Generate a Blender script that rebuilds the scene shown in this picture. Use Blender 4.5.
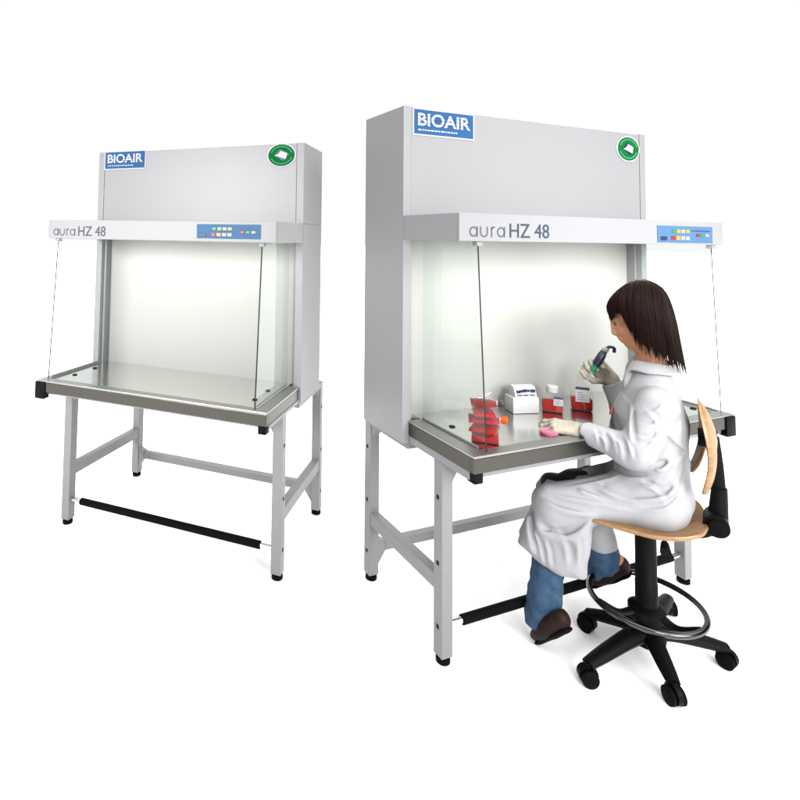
import bpy, bmesh, math, random
import numpy as np
from mathutils import Vector, Matrix

random.seed(7)
rng = np.random.default_rng(7)
for o in list(bpy.data.objects):
    bpy.data.objects.remove(o)
scene = bpy.context.scene
COL = scene.collection
R = math.radians
V = Vector

# ------------------------------------------------------------------ camera
cam = bpy.data.cameras.new("camera")
cam.sensor_fit = 'HORIZONTAL'
cam.sensor_width = 36.0
cam.lens = 23.85
cam.shift_x = 0.15543
cam.shift_y = -0.23821
cam.clip_start = 0.05
cam.clip_end = 500
cam_o = bpy.data.objects.new("camera", cam)
COL.objects.link(cam_o)
_p, _r = -0.05004, -0.01699
_X = V((1, 0, 0)); _D = V((0, math.cos(_p), -math.sin(_p))); _U = V((0, math.sin(_p), math.cos(_p)))
_right = math.cos(_r) * _X - math.sin(_r) * _U
_up = math.sin(_r) * _X + math.cos(_r) * _U
_m = Matrix((_right, _up, -_D)).transposed().to_4x4()
_m.translation = V((0, 0, 1.43948))
cam_o.matrix_world = _m
scene.camera = cam_o

# ------------------------------------------------------------------ studio light
scene.view_settings.view_transform = 'Standard'
scene.view_settings.look = 'None'
scene.view_settings.exposure = 0
scene.view_settings.gamma = 1
scene.render.film_transparent = False
try:
    scene.cycles.max_bounces = 10
    scene.cycles.transparent_max_bounces = 16
    scene.cycles.caustics_reflective = False
    scene.cycles.caustics_refractive = False
except Exception:
    pass

world = bpy.data.worlds.new("World")
scene.world = world
world.use_nodes = True
nt = world.node_tree
nt.nodes.clear()
n_out = nt.nodes.new('ShaderNodeOutputWorld')
n_bg = nt.nodes.new('ShaderNodeBackground')
n_tc = nt.nodes.new('ShaderNodeTexCoord')
n_sep = nt.nodes.new('ShaderNodeSeparateXYZ')
nt.links.new(n_tc.outputs['Generated'], n_sep.inputs[0])
def wramp(sock, a, b, lo, hi):
    n = nt.nodes.new('ShaderNodeMapRange')
    n.interpolation_type = 'SMOOTHSTEP'
    n.inputs['From Min'].default_value = a; n.inputs['From Max'].default_value = b
    n.inputs['To Min'].default_value = lo; n.inputs['To Max'].default_value = hi
    nt.links.new(sock, n.inputs['Value'])
    return n.outputs[0]
CAP, BACK, DARK = 3.5, 1.03, 0.04
w_cap = wramp(n_sep.outputs['Z'], 0.50, 0.72, DARK, CAP)       # bright overhead cap, added to light the floor to white
w_back = wramp(n_sep.outputs['Y'], 0.30, 0.55, DARK, BACK)     # white studio background behind
n_mx = nt.nodes.new('ShaderNodeMath'); n_mx.operation = 'MAXIMUM'
nt.links.new(w_cap, n_mx.inputs[0]); nt.links.new(w_back, n_mx.inputs[1])
n_bg.inputs['Color'].default_value = (1, 1, 1, 1)
nt.links.new(n_mx.outputs[0], n_bg.inputs['Strength'])
nt.links.new(n_bg.outputs[0], n_out.inputs[0])

def added_softbox(name, loc, aim, size, power, spread):  # unseen area lamp, added to brighten the bench fronts
    l = bpy.data.lights.new(name, 'AREA')
    l.shape = 'RECTANGLE'; l.size = size; l.size_y = size
    l.energy = power; l.spread = R(spread); l.color = (1, 0.99, 0.975)
    o = bpy.data.objects.new(name, l); COL.objects.link(o)
    o.location = loc
    d = V(aim) - V(loc)
    o.rotation_euler = d.to_track_quat('-Z', 'Y').to_euler()
    return o
added_softbox("added_softbox", (-3.4, -0.9, 2.1), (-0.75, 2.75, 1.1), 1.0, 19, 36)
added_softbox("added_softbox", (3.1, -1.2, 2.6), (1.25, 2.2, 1.2), 2.8, 51, 52)
added_softbox("added_softbox", (1.0, -1.6, 2.2), (1.5, 2.2, 1.15), 1.2, 18, 42)  # added frontal lamp, weakens the sitter's shadow on the back wall

# ------------------------------------------------------------------ materials
def mat(name, col, rough=0.5, metal=0.0, bump=0.0, bscale=60, var=0.0, vscale=8, coat=0.0, stretch=None, spec=0.5, rvar=0.0):
    if metal < .5 and name != 'white_floor': col = tuple(c * .66 for c in col)
    m = bpy.data.materials.new(name); m.use_nodes = True
    t = m.node_tree; b = t.nodes['Principled BSDF']
    b.inputs['Base Color'].default_value = (*col, 1)
    b.inputs['Roughness'].default_value = rough
    b.inputs['Metallic'].default_value = metal
    b.inputs['Specular IOR Level'].default_value = spec
    b.inputs['Coat Weight'].default_value = coat
    tc = t.nodes.new('ShaderNodeTexCoord')
    src = tc.outputs['Object']
    if stretch:
        mp = t.nodes.new('ShaderNodeMapping'); mp.inputs['Scale'].default_value = stretch
        t.links.new(src, mp.inputs[0]); src = mp.outputs[0]
    if var or rvar:
        n = t.nodes.new('ShaderNodeTexNoise'); n.inputs['Scale'].default_value = vscale; n.inputs['Detail'].default_value = 4
        t.links.new(src, n.inputs['Vector'])
        if var:
            mx = t.nodes.new('ShaderNodeMix'); mx.data_type = 'RGBA'
            mx.inputs['A'].default_value = (*[c * (1 - var) for c in col], 1)
            mx.inputs['B'].default_value = (*[min(1, c * (1 + var)) for c in col], 1)
            t.links.new(n.outputs['Fac'], mx.inputs['Factor'])
            t.links.new(mx.outputs['Result'], b.inputs['Base Color'])
        if rvar:
            mr = t.nodes.new('ShaderNodeMapRange')
            mr.inputs['To Min'].default_value = max(0, rough - rvar); mr.inputs['To Max'].default_value = rough + rvar
            t.links.new(n.outputs['Fac'], mr.inputs['Value']); t.links.new(mr.outputs[0], b.inputs['Roughness'])
    if bump:
        n2 = t.nodes.new('ShaderNodeTexNoise'); n2.inputs['Scale'].default_value = bscale; n2.inputs['Detail'].default_value = 3
        t.links.new(src, n2.inputs['Vector'])
        bp = t.nodes.new('ShaderNodeBump'); bp.inputs['Strength'].default_value = bump; bp.inputs['Distance'].default_value = 0.002
        t.links.new(n2.outputs['Fac'], bp.inputs['Height']); t.links.new(bp.outputs[0], b.inputs['Normal'])
    return m

def clear(name, tint, opacity, rough=0.03, ior=1.3):
    """thin clear sheet: mostly straight-through transmission plus a fresnel gloss"""
    m = bpy.data.materials.new(name); m.use_nodes = True
    t = m.node_tree; t.nodes.clear()
    out = t.nodes.new('ShaderNodeOutputMaterial')
    tr = t.nodes.new('ShaderNodeBsdfTransparent'); tr.inputs[0].default_value = (*tint, 1)
    gl = t.nodes.new('ShaderNodeBsdfGlossy'); gl.inputs['Color'].default_value = (1, 1, 1, 1); gl.inputs['Roughness'].default_value = rough
    fr = t.nodes.new('ShaderNodeFresnel'); fr.inputs[0].default_value = ior
    mx = t.nodes.new('ShaderNodeMixShader')
    ge = t.nodes.new('ShaderNodeNewGeometry'); mt = t.nodes.new('ShaderNodeMath'); mt.operation = 'MULTIPLY_ADD'
    mt.inputs[1].default_value = -1.0; mt.inputs[2].default_value = 1.0
    t.links.new(ge.outputs['Backfacing'], mt.inputs[0])
    mf = t.nodes.new('ShaderNodeMath'); mf.operation = 'MULTIPLY'
    t.links.new(fr.outputs[0], mf.inputs[0]); t.links.new(mt.outputs[0], mf.inputs[1])
    t.links.new(mf.outputs[0], mx.inputs[0]); t.links.new(tr.outputs[0], mx.inputs[1]); t.links.new(gl.outputs[0], mx.inputs[2])
    last = mx.outputs[0]
    if opacity:
        df = t.nodes.new('ShaderNodeBsdfDiffuse'); df.inputs[0].default_value = (*tint, 1)
        m2 = t.nodes.new('ShaderNodeMixShader'); m2.inputs[0].default_value = opacity
        t.links.new(last, m2.inputs[1]); t.links.new(df.outputs[0], m2.inputs[2]); last = m2.outputs[0]
    t.links.new(last, out.inputs[0])
    return m

PAINT = mat("powder_coat", (0.290, 0.291, 0.304), 0.42, bump=0.06, bscale=500, var=0.015, vscale=3)
PANELW = mat("white_diffuser", (0.37, 0.375, 0.355), 0.6, bump=0.03, bscale=300)
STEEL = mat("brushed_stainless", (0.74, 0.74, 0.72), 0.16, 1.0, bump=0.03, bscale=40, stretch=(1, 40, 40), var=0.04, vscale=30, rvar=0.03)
STEELF = mat("stainless_dark_reflection", (0.085, 0.080, 0.072), 0.30, 1.0, bump=0.05, bscale=40, stretch=(1, 40, 40), var=0.06, vscale=30)  # skirt steel: reflection of dark surroundings put into its base colour
STEELR = mat("stainless_rim", (0.33, 0.33, 0.32), 0.35, 1.0, bump=0.03, bscale=60, var=0.05, vscale=20)
ALU = mat("grey_stand_paint", (0.235, 0.24, 0.25), 0.38, 0.0, bump=0.04, bscale=400, var=0.03, vscale=12)
ALUB = mat("bare_tube", (0.62, 0.62, 0.62), 0.25, 1.0, var=0.03)
BLACKP = mat("black_plastic", (0.0025, 0.0025, 0.003), 0.5, bump=0.05, bscale=300, spec=0.08)
RUBBER = mat("black_rubber", (0.0025, 0.0025, 0.0025), 0.7, bump=0.1, bscale=250, spec=0.06)
DARKM = mat("dark_steel_ring", (0.07, 0.07, 0.073), 0.2, 1.0)
GLASS = clear("side_pane_glass", (0.945, 0.968, 0.958), 0.0)
GEDGE = mat("glass_edge", (0.012, 0.022, 0.019), 0.5, spec=0.15)
LOGOB = mat("blue_plate", (0.030, 0.108, 0.265), 0.8, spec=0.1, var=0.03)
PANB = mat("control_blue", (0.066, 0.155, 0.29), 0.7, spec=0.15, var=0.05)
WHITEI = mat("white_print", (0.5, 0.5, 0.52), 0.5)
INKA = mat("grey_blue_ink", (0.075, 0.088, 0.125), 0.5)
INKB = mat("blue_ink", (0.016, 0.030, 0.072), 0.5)
NAVY = mat("navy_ink", (0.010, 0.016, 0.07), 0.4)
GREEN = mat("green_sticker", (0.003, 0.125, 0.030), 0.85, spec=0.08, var=0.1, vscale=50)
BRED = mat("red_button", (0.26, 0.012, 0.02), 0.35)
BYEL = mat("yellow_button", (0.42, 0.28, 0.03), 0.35)
BGRN = mat("green_button", (0.02, 0.22, 0.10), 0.35)
BGRY = mat("grey_button", (0.30, 0.31, 0.34), 0.35)
SEAM = mat("seam_shadow_gap", (0.05, 0.05, 0.05), 0.7)
FLOOR = mat("white_floor", (0.95, 0.95, 0.95), 0.8, spec=0.0)
WOOD = None

# ------------------------------------------------------------------ mesh helpers
class MB:
    def __init__(self):
        self.bm = bmesh.new()
    def box(self, x0, x1, y0, y1, z0, z1, bev=0.0, seg=2, M=None):
        b = bmesh.new()
        bmesh.ops.create_cube(b, size=1)
        for v in b.verts:
            v.co = V((x0 + (v.co.x + .5) * (x1 - x0), y0 + (v.co.y + .5) * (y1 - y0), z0 + (v.co.z + .5) * (z1 - z0)))
        if bev:
            bmesh.ops.bevel(b, geom=list(b.edges), offset=bev, segments=seg, profile=0.6, affect='EDGES')
        self._add(b, M)
        return self
    def _add(self, b, M=None, mi=None):
        if M is not None:
            b.transform(M)
        if mi is not None:
            for f in b.faces: f.material_index = mi
        me = bpy.data.meshes.new("tmp"); b.to_mesh(me); b.free()
        self.bm.from_mesh(me); bpy.data.meshes.remove(me)
    def prism(self, pts, d0, d1, axis='x', bev=0.0, M=None, mi=None, edge_mi=None):
        """polygon in the plane normal to axis, extruded from d0 to d1"""
        b = bmesh.new()
        def mk(p, d):
            if axis == 'x': return V((d, p[0], p[1]))
            if axis == 'y': return V((p[0], d, p[1]))
            return V((p[0], p[1], d))
        va = [b.verts.new(mk(p, d0)) for p in pts]; vb = [b.verts.new(mk(p, d1)) for p in pts]
        b.faces.new(va); b.faces.new(vb[::-1])
        n = len(pts)
        for i in range(n):
            f = b.faces.new((va[i], vb[i], vb[(i + 1) % n], va[(i + 1) % n]))
            if edge_mi is not None and i == 1: f.material_index = edge_mi
        bmesh.ops.recalc_face_normals(b, faces=list(b.faces))
        if bev:
            bmesh.ops.bevel(b, geom=list(b.edges), offset=bev, segments=2, profile=0.6, affect='EDGES')
        self._add(b, M, mi)
        return self
    def tube(self, pts, rad, n=12, closed=False, cap=True, flat=None):
        """tube along a polyline; rad scalar or list; flat=(u,v) squash factors"""
        b = self.bm
        pts = [V(p) for p in pts]
        k = len(pts)
        rads = [rad] * k if not hasattr(rad, '__len__') else list(rad)
        rings = []
        prev = None
        for i, p in enumerate(pts):
            if closed: t = pts[(i + 1) % k] - pts[i - 1]
            elif i == 0: t = pts[1] - pts[0]
            elif i == k - 1: t = pts[-1] - pts[-2]
            else: t = pts[i + 1] - pts[i - 1]
            t.normalize()
            if prev is None:
                a = V((0, 0, 1)) if abs(t.z) < .9 else V((1, 0, 0))
                u = t.cross(a).normalized()
            else:
                u = (prev - t * prev.dot(t)).normalized()
            prev = u
            w = t.cross(u)
            fu, fw = flat if flat else (1, 1)
            rings.append([b.verts.new(p + (u * math.cos(2 * math.pi * j / n) * fu + w * math.sin(2 * math.pi * j / n) * fw) * rads[i]) for j in range(n)])
        m = k if closed else k - 1
        for i in range(m):
            A, B = rings[i], rings[(i + 1) % k]
            for j in range(n):
                b.faces.new((A[j], A[(j + 1) % n], B[(j + 1) % n], B[j]))
        if cap and not closed:
            b.faces.new(rings[0][::-1]); b.faces.new(rings[-1])
        return self
    def lathe(self, prof, n=24, M=None):
        """profile of (r, z) pairs revolved about z"""
        b = bmesh.new()
        rings = []
        for r, z in prof:
            rings.append([b.verts.new((max(r, 1e-4) * math.cos(2 * math.pi * j / n), max(r, 1e-4) * math.sin(2 * math.pi * j / n), z)) for j in range(n)])
        for A, B in zip(rings, rings[1:]):
            for j in range(n):
                b.faces.new((A[j], A[(j + 1) % n], B[(j + 1) % n], B[j]))
        b.faces.new(rings[0][::-1]); b.faces.new(rings[-1])
        self._add(b, M)
        return self
    def build(self, name, mats, parent=None, smooth=False, loc=None, angle=40):
        if not isinstance(mats, (list, tuple)): mats = [mats]
        me = bpy.data.meshes.new(name)
        bmesh.ops.recalc_face_normals(self.bm, faces=list(self.bm.faces))
        if smooth:
            for f in self.bm.faces: f.smooth = True
            for e in self.bm.edges:
                if len(e.link_faces) == 2 and e.calc_face_angle(0) > R(angle): e.smooth = False
        self.bm.to_mesh(me); self.bm.free()
        for m in mats: me.materials.append(m)
        o = bpy.data.objects.new(name, me); COL.objects.link(o)
        if parent: o.parent = parent
        if loc is not None: o.location = loc
        return o

def empty(name, loc, rz=0, label=None, cat=None, group=None):
    o = bpy.data.objects.new(name, None); o.empty_display_size = 0.1
    COL.objects.link(o); o.location = loc; o.rotation_euler = (0, 0, rz)
    if label: o['label'] = label
    if cat: o['category'] = cat
    if group: o['group'] = group
    return o

_textcache = {}
def text(name, body, mats, parent, M, size, offset=0.0, depth=0.0006, width=None, shear=0.0, space=1.0):
    cu = bpy.data.curves.new("txt", 'FONT'); cu.body = body; cu.size = size; cu.offset = offset; cu.extrude = depth
    cu.shear = shear; cu.space_character = space
    to = bpy.data.objects.new("txt", cu); COL.objects.link(to)
    bpy.context.view_layer.update()
    dg = bpy.context.evaluated_depsgraph_get()
    me = bpy.data.meshes.new_from_object(to.evaluated_get(dg))
    bpy.data.objects.remove(to); bpy.data.curves.remove(cu)
    xs = [v.co.x for v in me.vertices]; x0, x1 = min(xs), max(xs)
    sx = (width / (x1 - x0)) if width else 1
    for v in me.vertices: v.co.x = (v.co.x - x0) * sx
    me.transform(M)
    me.materials.clear(); me.materials.append(mats)
    me.name = name
    o = bpy.data.objects.new(name, me); COL.objects.link(o); o.parent = parent
    return o

# ------------------------------------------------------------------ floor
mb = MB()
mb.box(-60, 60, -30, 90, -0.05, 0.0)
fl = mb.build("floor", FLOOR); fl['kind'] = 'structure'

# ------------------------------------------------------------------ clean-air benches
def frontM(x, y, z):
    """text plane standing upright facing -y at (x, y, z)"""
    return Matrix.Translation((x, y, z)) @ Matrix.Rotation(math.pi / 2, 4, 'X')

def bench(pose, dm, label, near_left, gl, logo, oval, txt, pan):
    W, D, H, Zb, h, Z0, Z1, to, tw, Zt, Ztb, ly, lx, ry = dm
    root = empty("clean_bench", (pose[0], pose[1], 0), pose[2], label, "lab bench")
    B = 0.0014
    jw = 0.036
    # housing
    for x0 in (0, W - jw):
        sp = MB()
        if near_left:
            sp.box(x0, x0 + jw, 0, D, Zb, H, B)
        else:
            sp.box(x0, x0 + jw, 0, D, Z1 + 0.0003, H, B)
            sp.box(x0, x0 + jw, 0.001, D - 0.001, Zb, Z1 - 0.0006, B)
        sp.build("side_panel", PAINT, root)
    p = MB(); p.box(jw + .0015, W - jw - .0015, 0.002, 0.03, Z0 + .002, H - .002, 0.002); p.build("front_cover", PAINT, root)
    p = MB(); p.box(jw + .0015, W - jw - .0015, 0.031, D - .02, H - .03, H - .003, 0.002); p.build("top_panel", PAINT, root)
    p = MB(); p.box(jw + .0015, W - jw - .0015, D - .019, D - .002, Zb, H - .003, 0.002); p.build("rear_panel", PAINT, root)
    p = MB(); p.box(jw + .0015, W - jw - .0015, 0.004, D - .02, Zb + .002, Zt - .022, 0.002); p.build("plenum_panel", PAINT, root)
    p = MB(); p.box(jw + .016, W - jw - .016, 0.060, 0.080, Zt - .02, Z0 + .03, 0.001); p.build("diffuser_panel", PANELW, root)
    for s in (0, 1):
        x0 = jw + .001 if s == 0 else W - jw - .015
        t = MB(); t.box(x0, x0 + .014, 0.022, 0.083, Zt - .02, Z0 + .03, 0.002); t.build("jamb_trim", ALU, root)
    # canopy with lamp
    c = MB(); c.box(0, W, -h, -h + .012, Z0, Z1, 0.003)
    for x0 in (0, W - .012): c.box(x0, x0 + .012, -h + .0125, -.0015, Z0, Z1, 0.003)
    c.box(.0125, W - .0125, -h + .0125, -.0015, Z1 - .012, Z1 - .0006, 0.002)
    c.box(.0125, W - .0125, -h + .0125, -.0015, Z0 + .014, Z0 + .02, 0.001)
    canopy = c.build("canopy", PAINT, root)
    ml = bpy.data.materials.new("lamp_glow"); ml.use_nodes = True
    bb = ml.node_tree.nodes['Principled BSDF']; bb.inputs['Emission Color'].default_value = (1, 1, .96, 1); bb.inputs['Emission Strength'].default_value = LAMPE
    for k in (-1, 1):
        lp = MB(); lp.box(W / 2 + k * W * .22 - W * .2, W / 2 + k * W * .22 + W * .2, -h * .62, -h * .62 + .05, Z0 + .004, Z0 + .0135)
        lp.build("lamp", ml, canopy)
    # lettering
    aw = (txt[1] - txt[0]) * .43; xh = txt[3] * .50; r_ = xh / 2; sw = .0029
    au = MB()
    def arc(cx, cz, r, a0, a1, n=18): return [(cx + r * math.cos(R(a0 + (a1 - a0) * k / n)), cz + r * math.sin(R(a0 + (a1 - a0) * k / n))) for k in range(n + 1)]
    def strokes(lines_):
        for L_ in lines_:
            au.tube([V((x, -h - .0002, z)) for x, z in L_], sw, 8)
    xx = txt[0] + r_ + .001; zb = txt[2] + r_
    adv = (aw - 2 * r_) / 2.72
    def let_a(x): return [arc(x, zb, r_ - sw, 0, 360, 28), [(x + r_ - sw, zb + r_), (x + r_ - sw, zb - r_)]]
    def let_u(x): return [[(x - r_ * .8, zb + r_), (x - r_ * .8, zb - .1 * r_)] + arc(x, zb - .1 * r_, r_ * .8, 180, 360) + [(x + r_ * .8, zb + r_)]]
    def let_r(x): return [[(x, zb - r_), (x, zb + r_)], arc(x + r_ * .62, zb + r_ * .3, r_ * .62, 180, 75)]
    strokes(let_a(xx)); strokes(let_u(xx + adv * 1.02)); strokes(let_r(xx + adv * 1.78)); strokes(let_a(xx + adv * 2.72))
    for v_ in au.bm.verts:
        v_.co.y = -h - .0009 if v_.co.y < -h - .0002 else -h + .0004
    au.build("lettering", INKA, canopy)
    text("lettering", "HZ 48", INKB, canopy, frontM(txt[0] + (txt[1] - txt[0]) * .49, -h - .0008, txt[2]), txt[3] * 1.0, 0.0, width=(txt[1] - txt[0]) * .51)
    # control panel
    x0, x1, z0, z1 = pan
    pw, ph = x1 - x0, z1 - z0
    cp = MB(); cp.box(x0, x1, -h - .002, -h + .001, z0, z1, 0.0008)
    cpo = cp.build("control_panel", PANB, canopy)
    def btn(name, u0, u1, v0, v1, m):
        q = MB(); q.box(x0 + u0 * pw, x0 + u1 * pw, -h - .0045, -h - .001, z0 + v0 * ph, z0 + v1 * ph, 0.0012)
        q.build(name, m, cpo)
    btn("display", .05, .155, .13, .36, NAVY)
    for i, m in enumerate((BGRN, BYEL, BGRY, BYEL)):
        btn("button", .25 + i * .082, .25 + i * .082 + .066, .58, .80, m)
    for i, m in enumerate((BRED, BYEL, BGRY, BGRY)):
        btn("button", .235 + i * .085, .235 + i * .085 + .07, .16, .40, m)
    for i, m in enumerate((BRED, BGRN, BGRY)):
        btn("button", .69 + i * .085, .69 + i * .085 + .062, .38, .56, m)
    q = MB()
    for i in range(9):
        q.box(x0 + (.60 + i * .038) * pw, x0 + (.63 + i * .038) * pw, -h - .0026, -h - .001, z0 + .70 * ph, z0 + .76 * ph)
    q.build("print_strip", NAVY, cpo)
    # logo plate
    x0, x1, z0, z1 = logo
    q = MB(); q.box(x0 - .006, x1 + .006, -.0008, .003, z0 - .006, z1 + .006)
    lg = q.build("logo_plate", WHITEI, root)
    q = MB(); q.box(x0, x1, -.0018, .0, z0, z1); q.build("plate_face", LOGOB, lg)
    text("lettering", "BIOAIR", WHITEI, lg, frontM(x0 + .016, -.0026, z0 + (z1 - z0) * .36), (z1 - z0) * .70, 0.0017, width=(x1 - x0) * .89)
    q = MB()
    for i in range(3):
        zz = z0 + (z1 - z0) * (.45 + .145 * i)
        q.box(x0 + .012, x1 - .012, -.0041, -.0031, zz, zz + .0013)
    q.build("stripe", LOGOB, lg)
    q = MB(); u = x0 + .018
    while u < x0 + (x1 - x0) * .72:
        w = random.uniform(.006, .016); q.box(u, u + w, -.0026, -.001, z0 + (z1 - z0) * .14, z0 + (z1 - z0) * .20); u += w + .004
    q.build("small_print", WHITEI, lg)
    # round sticker
    cx, cz, rx, rz = oval
    def disc(rx, rz, y0, y1, n=40):
        return [(cx + rx * math.cos(2 * math.pi * i / n), cz + rz * math.sin(2 * math.pi * i / n)) for i in range(n)], y0, y1
    a, b0, b1 = disc(rx * 1.1, rz * 1.1, -.0008, .003)
    q = MB(); q.prism(a, b0, b1, 'y'); st = q.build("sticker", WHITEI, root)
    a, b0, b1 = disc(rx, rz, -.0016, .001)
    q = MB(); q.prism(a, b0, b1, 'y'); q.build("sticker_ring", GREEN, st)
    q = MB()
    q.prism([(cx - rx * .55, cz + rz * .02), (cx - rx * .12, cz + rz * .55), (cx + rx * .62, cz + rz * .08), (cx + rx * .18, cz - rz * .55)], -.0024, .001, 'y')
    q.build("sticker_emblem", NAVY, st)
    q = MB()
    q.prism([(cx - rx * .50, cz - rz * .02), (cx - rx * .22, cz + rz * .12), (cx - rx * .05, cz + rz * .40), (cx + rx * .46, cz + rz * .16), (cx + rx * .34, cz - rz * .36), (cx - rx * .1, cz - rz * .18)], -.0032, .001, 'y')
    q.build("sticker_emblem", WHITEI, st)
    TINT = mat("sticker_tint", (0.09, 0.36, 0.20), 0.7, spec=0.1)
    for sg in (1, -1):
        q = MB()
        for i in range(14):
            an = R(20 + i * 10.5)
            px, pz = cx + rx * .80 * math.cos(an), cz + sg * rz * .80 * math.sin(an)
            q.box(px - .003, px + .003, -.0024, .001, pz - .003, pz + .003)
        q.build("sticker_print", TINT, st)
    # worktop
    wl, wr = -tw, W + tw
    if near_left: gx0, gx1 = gl[0], W - gl[1]
    else: gx0, gx1 = gl[1], W - gl[0]
    t = MB(); t.box(gx0 - .004, gx1 + .004, -to + .045, 0.059, Zt - .018, Zt - .004)
    wt = t.build("worktop", STEEL, root)
    def edge(b, pts, z0, z1): b.prism(pts, z0, z1, 'z', 0.0012)
    rim = MB()
    edge(rim, [(wl, -to), (wr, -to), (gx1 + .004, -to + .045), (gx0 - .004, -to + .045)], Zt - .007, Zt)
    edge(rim, [(wl, -to + .0007), (gx0 - .0045, -to + .0455), (gx0 - .0045, -.003), (wl, -.003)], Zt - .007, Zt)
    edge(rim, [(wr, -to + .0007), (wr, -.003), (gx1 + .0045, -.003), (gx1 + .0045, -to + .0455)], Zt - .007, Zt)
    rim.build("worktop_rim", STEELR, wt)
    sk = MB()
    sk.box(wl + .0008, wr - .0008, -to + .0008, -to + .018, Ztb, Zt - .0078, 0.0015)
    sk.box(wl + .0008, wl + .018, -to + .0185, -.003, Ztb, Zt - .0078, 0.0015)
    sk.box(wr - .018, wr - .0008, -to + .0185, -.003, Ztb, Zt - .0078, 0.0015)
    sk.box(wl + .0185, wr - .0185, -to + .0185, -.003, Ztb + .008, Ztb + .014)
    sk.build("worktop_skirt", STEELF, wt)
    for px in (gx0 + .055, gx1 - .055):
        for py in (-.10, -.245):
            q = MB(); q.lathe([(.0115, Zt - .006), (.0115, Zt - .0015), (.009, Zt - .0002), (.004, Zt - .0002)], 16, Matrix.Translation((px, py, 0)))
            q.build("service_plug", BLACKP, wt, True)
    # corner blocks under the tray
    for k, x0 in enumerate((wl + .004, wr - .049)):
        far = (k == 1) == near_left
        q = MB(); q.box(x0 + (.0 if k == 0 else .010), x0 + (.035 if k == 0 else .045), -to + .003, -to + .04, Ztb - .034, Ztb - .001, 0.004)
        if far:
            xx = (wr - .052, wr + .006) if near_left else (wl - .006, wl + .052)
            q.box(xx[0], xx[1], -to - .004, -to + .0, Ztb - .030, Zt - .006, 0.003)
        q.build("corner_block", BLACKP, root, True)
    # side panes
    for k, gx in enumerate((gx0, gx1)):
        near = (k == 0) == near_left
        yt = -h + .02 if near else -h + .02
        yb = -to + .02 if near else -to + .035
        poly = [(-.002, Zt + .0005), (yb, Zt + .0005), (yt, Z0 - .001), (-.002, Z0 - .001)]
        g = MB(); g.prism(poly, gx - .003, gx + .003, 'x', edge_mi=1)
        g.build("side_pane", [GLASS, GEDGE], root)
        q = MB(); q.box(gx - .012, gx + .012, yt - .012, yt + .014, Z0 - .016, Z0 - .0005, 0.003); q.build("pane_clip", PAINT, root)
        q = MB(); q.box(gx - .007, gx - .0035, yb + .03, -.004, Zt + .0002, Zt + .007, 0.001); q.build("pane_seal", PAINT, root)
    # stand
    lw = .0225
    yr = ry
    stand_top = Zb
    legs = []
    for (x, y) in ((lx, -ly), (W - lx, -ly), (lx, yr), (W - lx, yr)):
        q = MB(); q.box(x - lw, x + lw, y - lw, y + lw, 0.024, Zb - .001, 0.003)
        lg_ = q.build("leg", ALU, root)
        q = MB(); q.lathe([(.021, 0.0), (.024, .003), (.024, .018), (.015, .0235)], 20, Matrix.Translation((x, y, 0))); q.build("foot", RUBBER, lg_, True)
        for zz in (.12, .33, .55):
            q = MB()
            xs = x - lw - .0012 if x < W / 2 else x + lw - .002
            q.box(xs, xs + .0032, y - .006, y + .006, zz - .007, zz + .007)
            q.build("bolt_cap", BLACKP, lg_)
        legs.append(lg_)
        # gusset at the top, running sideways
        sgn = 1 if x < W / 2 else -1
        ztop = Zb - .0005
        q = MB(); q.prism([(x + sgn * (lw + .0006), ztop), (x + sgn * (lw + .05), ztop), (x + sgn * (lw + .0006), ztop - .075)], y - .018, y + .018, 'y', 0.0015)
        q.build("gusset", ALU, lg_)
        if y > 0:
            q = MB(); q.prism([(x + sgn * (lw + .0006), .168), (x + sgn * (lw + .035), .153), (x + sgn * (lw + .035), .111), (x + sgn * (lw + .0006), .062)], y - .017, y + .017, 'y', 0.0015)
            q.build("gusset", ALU, lg_)
        if y > 0:
            q = MB(); q.prism([(y - lw - .0006, ztop), (y - lw - .055, ztop), (y - lw - .0006, ztop - .075)], x - .018, x + .018, 'x', 0.0015)
            q.build("gusset", ALU, lg_)
    for x in (lx, W - lx):
        q = MB(); q.box(x - .026, x + .026, -to + .025, -.004, Zb, Ztb - .001, 0.003); q.build("side_rail", ALU, root); q = MB(); q.box(x - .022, x + .022, 0.012, yr + lw, Zb - .03, Zb - .0015, .003)
        q.build("side_rail", ALU, root)
        q = MB(); q.box(x - .02, x + .02, -ly + lw + .0008, yr - lw - .0008, .232, .282, 0.003); q.build("side_stretcher", ALU, root)
    q = MB(); q.box(lx + .027, W - lx - .027, -to + .03, -to + .07, Zb, Ztb - .001, 0.003); q.build("front_rail", ALU, root)
    q = MB(); q.box(lx + lw + .036, W - lx - lw - .036, yr - .016, yr + .016, .112, .152, 0.003); q.build("rear_stretcher", ALU, root)
    fb = MB(); fb.tube([(lx + lw + .0005, -ly, .118), (W - lx - lw - .0005, -ly, .118)], .011, 16)
    fbo = fb.build("foot_bar", ALUB, root, True)
    fb = MB(); fb.tube([(lx + lw + .055, -ly, .118), (lx + lw + .058, -ly, .118), (W - lx - lw - .058, -ly, .118), (W - lx - lw - .055, -ly, .118)], [.0135, .0165, .0165, .0135], 16)
    fb.build("grip_sleeve", RUBBER, fbo, True)
    return root

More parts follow.
